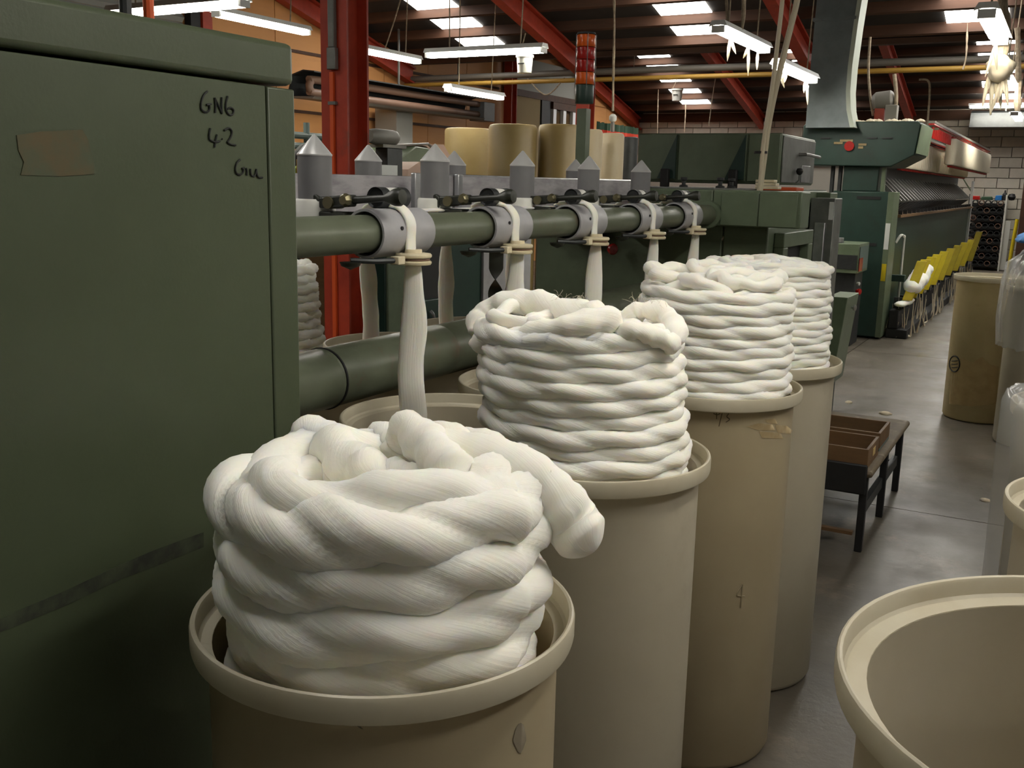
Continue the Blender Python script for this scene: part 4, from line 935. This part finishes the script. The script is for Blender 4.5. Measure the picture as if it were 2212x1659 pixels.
# strip curtain on the left wall
ct = thing('strip_curtain', 'red strip curtain with a dark green top beyond the signal tower', 'curtain', (-8.9, 21.5, 0))
n_ = 60; A = [];
ca, cb_ = P(1290, 262, X=-8.9), P(1376, 262, X=-8.9)
for m_, z0, z1, nm in (('gcurt', ca.z-.16, ca.z, 'curtain_top'), ('rcurt', .01, ca.z-.161, 'curtain_strips')):
    q = MB(); top_ = []
    for k in range(n_+1):
        yy = ca.y+(cb_.y-ca.y)*k/n_; top_.append((-8.9+.05*math.sin(k*1.1)+.02*math.sin(k*2.7), yy))
    L_ = len(top_)
    q.add([(x, y, z1-.02*abs(math.sin(i*.35))*(nm == 'curtain_top')) for i, (x, y) in enumerate(top_)]+[(x, y, z0) for x, y in top_]+[(x-.01, y, z1-.02*abs(math.sin(i*.35))*(nm == 'curtain_top')) for i, (x, y) in enumerate(top_)]+[(x-.01, y, z0) for x, y in top_],
          sum([[(k, k+1, L_+k+1, L_+k), (2*L_+k, 3*L_+k, 3*L_+k+1, 2*L_+k+1), (k, 2*L_+k, 2*L_+k+1, k+1)] for k in range(L_-1)], []))
    q.build(nm, m_, ct, smooth=70)
# ---------------------------------------------------------------- machines beyond the creel, left
def pbox(x0, y0, x1, y1, X, dep, name, m, parent, bevel=.006):
    a, b = P(x0, y0, X=X), P(x1, y1, X=X)
    return MB().box(X-dep, min(a.y, b.y), min(a.z, b.z), X, max(a.y, b.y), max(a.z, b.z)).build(name, m, parent, bevel)
XG = -4.0
a, b = P(838, 545, X=XG), P(1150, 545, X=XG)
bg = thing('background_machine', 'dark green machine seen under the creel rail', 'machine', (XG-.3, (a.y+b.y)/2, 0))
MB().box(XG-.6, a.y, .05, XG-.02, b.y, 1.30).build('body', 'dgreen', bg, .01)
pbox(838, 500, 905, 760, XG, .018, 'panel', 'green', bg); pbox(907, 500, 962, 760, XG-.005, .012, 'panel', 'blk', bg)
pbox(964, 500, 1043, 760, XG, .018, 'panel', 'dgreen', bg); pbox(1046, 500, 1142, 760, XG+.02, .03, 'panel', 'collar', bg)
pbox(914, 650, 948, 720, XG+.06, .06, 'junction_box', 'dgreen', bg); MB().tube(smoothpath([P(930, 672, X=XG+.07), P(936, 680, X=XG+.09), P(938, 692, X=XG+.07)], 5), .012, 8).build('chrome_pipe', 'alu', bg)
MB().box(XG-.55, a.y+.1, 0, XG-.1, b.y-.1, .05).build('plinth', 'blk', bg)
a, b = P(640, 560, X=-4.6), P(835, 560, X=-4.6)
tag(MB().box(-5.2, a.y-1.2, .05, -4.6, b.y, 1.15).box(-5.1, a.y-1.1, 0, -4.7, b.y-.1, .05).build('storage_cabinet', 'dgreen', None, .01), 'low dark green cabinet behind the red column', 'cabinet')
# hooded machine
XH = -5.2
hd = thing('hooded_machine', 'green machine with a sloping pink topped hood behind the creel posts', 'machine', (XH-.4, 7.2, 0))
pr = [P(x, y, X=XH) for x, y in ((838, 400), (838, 362), (900, 316), (925, 320), (970, 362), (970, 400))]
MB().prism(pr, 0, (-.5, 0, 0)).build('hood', 'green', hd, .01)
pr2 = [P(x, y, X=XH+.0) for x, y in ((897, 313), (962, 313), (990, 360), (968, 362), (925, 317))]
MB().prism([q+Vector((-.02, 0, .004)) for q in pr2], 0, (-.48, 0, 0)).build('hood_top', 'pink', hd)
zz = pr[0].z
MB().box(XH-.5, pr[0].y, .0, XH, pr[-1].y, zz).build('lower_body', 'green', hd, .01)
pr3 = [P(x, y, X=XH+.3) for x, y in ((878, 400), (882, 366), (905, 350), (985, 350), (990, 400))]
MB().prism(pr3, 0, (-.25, 0, 0)).build('pink_cover', 'pink', hd)
MB().tube(smoothpath([P(x, y, X=XH+.05) for x, y in ((840, 400), (841, 352), (846, 346), (855, 346), (859, 352), (858, 362))], 4), .014, 8).build('bent_rail', 'dgreen', hd)
MB().tube([P(820, 315, X=XH+.1), P(925, 311, X=XH+.1), P(932, 318, X=XH+.1)], .012, 8).build('tie_rod', 'pipeg', hd)
MB().cyl(pr3[2]*.5+pr3[3]*.5+Vector((-.1, 0, -.02)), Vector((XH+.2, pr3[2].y*.5+pr3[3].y*.5, 0)), .05, n=10).build('cover_stand', 'dsteel', hd)
# motor on a stand
XM = -4.9
mt = thing('stand_motor', 'grey motor on a dark stand right of the red column', 'motor', (XM, 6.0, 0))
a, b = P(812, 295, X=XM), P(856, 297, X=XM)
MB().prof((XM, a.y, a.z), (0, 1, 0), [(.001,-.1),(.05,-.1),(.062,-.02),(.062,b.y-a.y-.06),(.058,b.y-a.y-.03),(.04,b.y-a.y),(.001,b.y-a.y)], 20).build('motor_body', 'pipeg', mt)
q = P(838, 320, X=XM)
MB().box(XM-.06, q.y-.09, 0, XM+.06, q.y+.12, q.z).build('stand', 'dsteel', mt, .006)
MB().box(XM-.07, q.y-.16, q.z+.0005, XM+.07, q.y+.16, a.z-.058).build('motor_base', 'pipeg', mt)
w = P(842, 365, X=XM+.1); MB().box(XM+.0605, w.y-.12, w.z-.05, XM+.09, w.y+.12, w.z+.03).build('paper_tag', 'white', mt)
# grey wall column, rail, boxes by the plywood wall
a, b = P(857, 245, X=-8.9), P(892, 245, X=-8.9)
tag(MB().box(-9.3, a.y, 0, -8.9, b.y, a.z+.1).build('wall_pier', 'plain', None, .01), 'grey pier under the tube heater', 'pier')
rl = thing('guard_rail', 'grey tubular guard rail beyond the first creel post', 'rail', (-6, 6, 0))
for y0, y1, X_ in ((292, 300, -6.0), (315, 320, -6.0)): MB().tube([P(560, y0-6, X=X_), P(640, y0, X=X_), P(760, y1, X=X_)], .03, 10).build('rail_bar', 'teal', rl)
for x_ in (600, 662, 745):
    q = P(x_, 265, X=-6.0); MB().cyl((q.x, q.y, 0), (q.x, q.y, q.z), .028, n=10).build('rail_post', 'teal', rl)
q = P(703, 330, X=-6.05); MB().box(-6.2, q.y-.12, q.z-.15, -6.031, q.y+.14, q.z+.16).build('rail_box', 'teal', rl, .006)
a, b = P(714, 345, X=-4.4), P(752, 368, X=-4.4)
bx = thing('cardboard_box', 'small cardboard box beside the red column', 'box', (-4.5, a.y, 0))
MB().box(-4.7, a.y, b.z-.06, -4.4, b.y, a.z).build('carton', 'cardboard', bx, .003)
MB().box(-4.3999, b.y-.09, b.z-.055, -4.3985, b.y-.07, a.z-.01).build('tape_stripe', 'blk', bx)
MB().prof((-4.3999, a.y+.13, (a.z+b.z)/2), (1, 0, 0), [(.05,0),(.058,0),(.058,.0014),(.05,.0014),(.05,0)], 20).build('printed_ring', 'tape', bx)
MB().box(-4.75, a.y-.1, 0, -4.35, b.y+.1, b.z-.061).build('packing_stand', 'tray', bx)
hv = thing('hi_vis_vest', 'black jacket with bright yellow green panels left of the first creel post', 'jacket', (-5.0, 5.4, 0))
vm = MB(); vm.a = None
vm.tube(smoothpath([P(x, y, X=-5.0) for x, y in ((655, 430), (652, 380), (652, 350), (656, 335), (662, 330))], 5), .07, 12); vm.build('jacket', 'blk', hv)
for px in ([(640, 372), (652, 360), (664, 375)], [(655, 350), (659, 335)], [(704, 358), (708, 372)]): MB().tube([P(x, y, X=-4.86) for x, y in px], .035, 10).build('hi_vis_panel', 'hivis', hv)
q = P(655, 430, X=-5.0); MB().cyl((-5, q.y, 0), (-5, q.y, q.z), .05, n=10).build('jacket_stand', 'dsteel', hv)

# ---------------------------------------------------------------- low bench with trays
BZ = .375
be = thing('low_bench', 'low dark bench with a worn wooden top on the aisle floor', 'bench', (-.9, 4.95, 0))
MB().box(-1.1, 4.36, BZ-.03, -.62, 5.5, BZ).build('top', 'benchtop', be, .012)
MB().box(-1.09, 4.345, BZ-.105, -.64, 4.3595, BZ+.03).build('front_plate', 'blk', be, .01)
for x in (-1.06, -.655):
    for y in (4.40, 4.95, 5.44): MB().box(x-.016, y-.016, 0, x+.016, y+.016, BZ-.0305).build('leg', 'blk', be, .003)
for x in (-1.04, -.665): MB().box(x-.012, 4.43, .15, x+.012, 5.4, .20).build('stretcher', 'dsteel', be)
MB().box(-1.04, 5.34, .15, -.67, 5.37, .19).build('stretcher', 'dsteel', be); MB().box(-1.04, 4.42, .06, -.69, 4.45, .075).build('stretcher', 'tray', be)
def tray(x0, y0, x1, y1, z0, h, label, liner=None):
    t = thing('wooden_tray', label, 'tray', ((x0+x1)/2, (y0+y1)/2, z0), 'wooden trays on the bench')
    MB().box(x0, y0, z0, x1, y1, z0+.012).build('bottom', liner or 'tray', t)
    for a, b, c, d in ((x0, y0, x1, y0+.014), (x0, y1-.014, x1, y1), (x0, y0+.0145, x0+.014, y1-.0145), (x1-.014, y0+.0145, x1, y1-.0145)): MB().box(a, b, z0+.0125, c, d, z0+h).build('side', 'tray', t, .002)
    return t
t_ = tray(-1.08, 4.40, -.65, 4.68, BZ+.001, .085, 'front wooden tray with a paper label on its end')
MB().box(-.6498, 4.52, BZ+.03, -.648, 4.58, BZ+.065).build('paper_label', 'cardboard', t_)
tray(-1.08, 4.74, -.655, 5.02, BZ+.001, .085, 'rear wooden tray lined with pale blue paper', 'teal')

# ---------------------------------------------------------------- cans on the right
rn = can(.16, 1.13, 1.065, .338, 'large empty white can cut off at the lower right corner', 'canw', 'rim', 'cans on the right of the aisle')
can(.19, 1.94, HC, .24, 'empty white can with a scuffed rim behind the large right one', 'canw', 'rim', 'cans on the right of the aisle')
lp = can(.155, 2.86, HC, .24, 'white can lined with clear plastic on the right of the aisle', 'canw', 'canw', 'cans on the right of the aisle')
fr_ = (-.43, 7.62)
ft = can(*fr_, 1.0, .245, 'stained yellowed can standing alone in the far aisle', 'canfar', 'rim', 'cans on the right of the aisle')
bc = (-.06, 7.0)
can(*bc, 1.0, .25, 'white can under a plastic bag at the right edge', 'canw', 'rim', 'cans on the right of the aisle')
rg = on_can(*fr_, .245*.912+.001, [(2062+11*math.cos(a*.35), 786+17*math.sin(a*.35)) for a in range(19)])
MB().tube(rg, .005, 6).build('painted_ring', 'ink', ft)
for yy in (780, 787, 794): MB().tube(on_can(*fr_, .245*.912+.001, [(2056, yy), (2062, yy), (2069, yy-1)]), .003, 6).build('painted_text', 'ink', ft)
random.seed(21)
can_patch(fr_, .245*.912, [(2045,790),(2080,772),(2100,785),(2120,770),(2140,788),(2158,792),(2154,872),(2100,878),(2048,872)], 'brown_stain', mat('brown_stain', srgb(158,134,88), .6, col2=srgb(176,154,108), nscale=12, namt=.6), ft)
# clear plastic
pm = bpy.data.materials.new('clear_film'); pm.use_nodes = True; nt = pm.node_tree; L = nt.links.new
b_ = nt.nodes['Principled BSDF']; b_.inputs['Base Color'].default_value = srgb(226,228,228); b_.inputs['Roughness'].default_value = .16
tr = nt.nodes.new('ShaderNodeBsdfTransparent'); mx = nt.nodes.new('ShaderNodeMixShader'); mx.inputs[0].default_value = .33
L(tr.outputs[0], mx.inputs[1]); L(b_.outputs[0], mx.inputs[2]); L(mx.outputs[0], nt.nodes['Material Output'].inputs[0])
M['film'] = pm
def film(cx, cy, prof_, label, seed, amp=.02, n=72, flat=None):
    rows = []
    for r, z in prof_:
        row = []
        for j in range(n):
            th = 2*math.pi*j/n; w = noise.noise(Vector((math.cos(th)*4+seed, math.sin(th)*4, z*5)))+.5*noise.noise(Vector((math.cos(th)*11+seed, math.sin(th)*11, z*9)))
            row.append(Vector((cx+(r+amp*abs(w))*math.cos(th), cy+(r+amp*abs(w))*math.sin(th), z+.4*amp*w)))
        rows.append(row)
    return tag(MB().ring(rows, caps=False).build('plastic_film', 'film', smooth=180), label, 'plastic bag')
film(.155, 2.86, [(.2, .9), (.21, 1.0), (.225, 1.055), (.245, 1.06), (.258, 1.03), (.258, .9), (.255, .6), (.25, .3), (.255, .12)], 'clear plastic liner hanging down over the can rim', 3, .012)
film(*bc, [(.262, .62), (.27, .8), (.262, 1.03), (.235, 1.12), (.18, 1.2), (.1, 1.25), (.02, 1.26)], 'crumpled clear plastic bag over the can at the right edge', 8, .05)
q = MB(); q.a = None
rows = []
for i in range(14):
    t = i/13; row = []
    for j in range(24):
        th = 2*math.pi*j/24; rr = .19*math.sqrt(max(0, 1-t*t))*(1+.25*noise.noise(Vector((math.cos(th)*2, math.sin(th)*2, t*3))))+.004
        row.append(Vector((bc[0]-.03+rr*math.cos(th), bc[1]+rr*math.sin(th), 1.262+t*.09+.02*noise.noise(Vector((math.cos(th)*3, math.sin(th)*3, t*2+5))))))
    rows.append(row)
tag(q.ring(rows).build('blue_cloth', 'blue', smooth=180), 'blue cloth lying on the bagged can at the right edge', 'cloth')

# ---------------------------------------------------------------- lint on the floor, hanging cords, buckets
def fluff(px, py, r, label):
    c = P(px, py, Z=0); rows = []; s_ = px*.13
    for i in range(7):
        t = i/6; row = []
        for j in range(14):
            th = 2*math.pi*j/14; rr = r*math.sqrt(max(.001, 1-(t*1.0)**2))*(1+.5*noise.noise(Vector((math.cos(th)*1.5+s_, math.sin(th)*1.5, t))))
            row.append(Vector((c.x+rr*math.cos(th)*1.3, c.y+rr*math.sin(th), t*r*.75)))
        rows.append(row)
    tag(MB().ring(rows).build('wool_scrap', 'lint', smooth=180), label, 'wool scrap', 'scraps of wool on the floor')
for px, py, r, lb in ((1913, 895, .03, 'scrap of white wool on the floor behind the bench'), (1833, 870, .022, 'scrap of white wool beside the fourth can rim'), (1950, 728, .06, 'largest scrap of white wool near the spinning frame end'), (1928, 722, .035, 'scrap of white wool left of the largest scrap'), (2014, 655, .04, 'scrap of white wool near the yellow flaps'), (2128, 1082, .02, 'scrap of white wool in the aisle by the plastic lined can'), (2010, 640, .03, 'small scrap of white wool close to the yellow flaps')):
    fluff(px, py, r, lb)
def cord(px, Yd, label, r=.012, fuzz=True, seed=1):
    pts = smoothpath([P(x, y, Y=Yd) for x, y in px], 8); random.seed(seed)
    rr = [r*(.6+.8*abs(noise.noise(p*7))) for p in pts] if fuzz else r
    return tag(MB().tube(pts, rr, 7).build('hanging_cord', 'cord'), label, 'cord', 'cords and lint strands hanging from the roof')
cord([(1326, -40), (1327, 60), (1325, 150), (1324, 240)], 9.0, 'long dusty cord carrying the white pull switch', .014, True, 2)
sw = P(1324, 254, Y=9.0)
ps = thing('pull_switch', 'white pull switch hanging on the long dusty cord', 'switch', (sw.x, 9.0, sw.z-.04))
MB().prof((sw.x, 9.0, sw.z-.04), (0, 0, 1), [(.001,0),(.025,.004),(.036,.02),(.036,.05),(.02,.07),(.001,.075)], 18).build('switch_body', 'plastic', ps)
MB().cyl((sw.x, 9.0, sw.z-.13), (sw.x, 9.0, sw.z-.041), .02, n=10).build('switch_plug', 'pipeg', ps)
for i, (px, Yd, lb) in enumerate((([(1422, 186), (1421, 230), (1420, 288)], 21.3, 'left lint strand hanging before the far wall'), ([(1481, 220), (1480, 255), (1478, 286)], 22.1, 'middle lint strand hanging under the small bucket'), ([(1547, 160), (1537, 225), (1531, 272)], 20.8, 'right lint strand hanging before the far wall'),
    ([(868, -10), (850, 50), (830, 110)], 9.6, 'slanting cord holding the lamp right of the red column'), ([(1372, 95), (1368, 160)], 18.9, 'short lint strand beside the lit roof panels'), ([(2090, 50), (2087, 120), (2080, 150)], 13.1, 'lint strand ending in a clot on the yellow pipe'),
    ([(2165, -30), (2168, 60), (2165, 130)], 8.2, 'thick matted lint hanging above the lint clotted lamp'), ([(2198, 60), (2200, 140), (2198, 240)], 12, 'pale lint strand at the right edge of the roof'), ([(1607, -30), (1606, 30), (1602, 70)], 8.3, 'matted cord at the near end of the lint hung lamp'), ([(1568, -30), (1570, 20), (1572, 48)], 8.1, 'matted cord at the far end of the lint hung lamp'),
    ([(1880, 80), (1876, 150), (1880, 210), (1886, 250)], 11.8, 'cable dropping to the fan motor'), ([(1932, 160), (1936, 210), (1932, 262)], 11.7, 'pale pipe dropping to the fan head'), ([(1985, 172), (2005, 175), (2008, 205), (2002, 285)], 14, 'bent conduit above the bobbin rail'), ([(1140, 170), (1180, 205), (1220, 168)], 13.36, 'slack cable under the yellow pipe'))):
    cord(px, Yd, lb, (.012, .016, .012, .008, .008, .014, .05, .04, .018, .018, .014, .02, .014, .01)[i], i not in (3, 10, 11, 12, 13), i)
lb_ = P(2160, 148, Y=8.2)
q = MB(); random.seed(5)
rows = []
for i in range(12):
    t = i/11*math.pi; row = []
    for j in range(18):
        th = 2*math.pi*j/18; rr = .085*math.sin(t)*(1+.5*noise.noise(Vector((math.cos(th)*2, math.sin(th)*2, t*2))))+.003
        row.append(lb_+Vector((rr*math.cos(th), rr*math.sin(th), .1*math.cos(t))))
    rows.append(row)
q.ring(rows)
for k in range(14): q.v += tuft(lb_+Vector((random.uniform(-.07, .05), 0, -.05)), random.uniform(.1, .28)).v; o_ = len(q.v)-24; q.f += [tuple(o_+r*6+c for r, c in ((i, j), (i, (j+1) % 6), (i+1, (j+1) % 6), (i+1, j))) for i in range(3) for j in range(6)]
tag(q.build('lint_ball', 'lint', smooth=180), 'big ball of lint hanging in the right of the roof', 'lint')
def bucket(px, py, Yd, w, label):
    a = P(px, py, Y=Yd); t = thing('white_bucket', label, 'bucket', (a.x, Yd, a.z))
    h = w*1.0
    MB().prof(a, (0, 0, 1), [(.001,0),(w*.40,0),(w*.47,h*.85),(w*.52,h*.86),(w*.52,h),(w*.47,h),(w*.45,h*.9),(w*.38,.01),(.001,.01)], 24).build('pail', 'plastic', t)
    MB().box(a.x-w*.2, Yd-w*.47, a.z+h*.45, a.x+w*.2, Yd-w*.425, a.z+h*.52).build('printed_label', 'dsteel', t)
    MB().tube([a+Vector((-w*.5, 0, h*.93)), a+Vector((-w*.2, 0, h*1.5)), a+Vector((0, 0, h*2.2))], .006, 6).build('bucket_cord', 'cord', t)
bucket(1133, 158, 9.0, .17, 'white bucket hanging under the level fluorescent lamp')
bucket(1462, 218, 20.5, .24, 'small white bucket under the farthest lit roof panels')
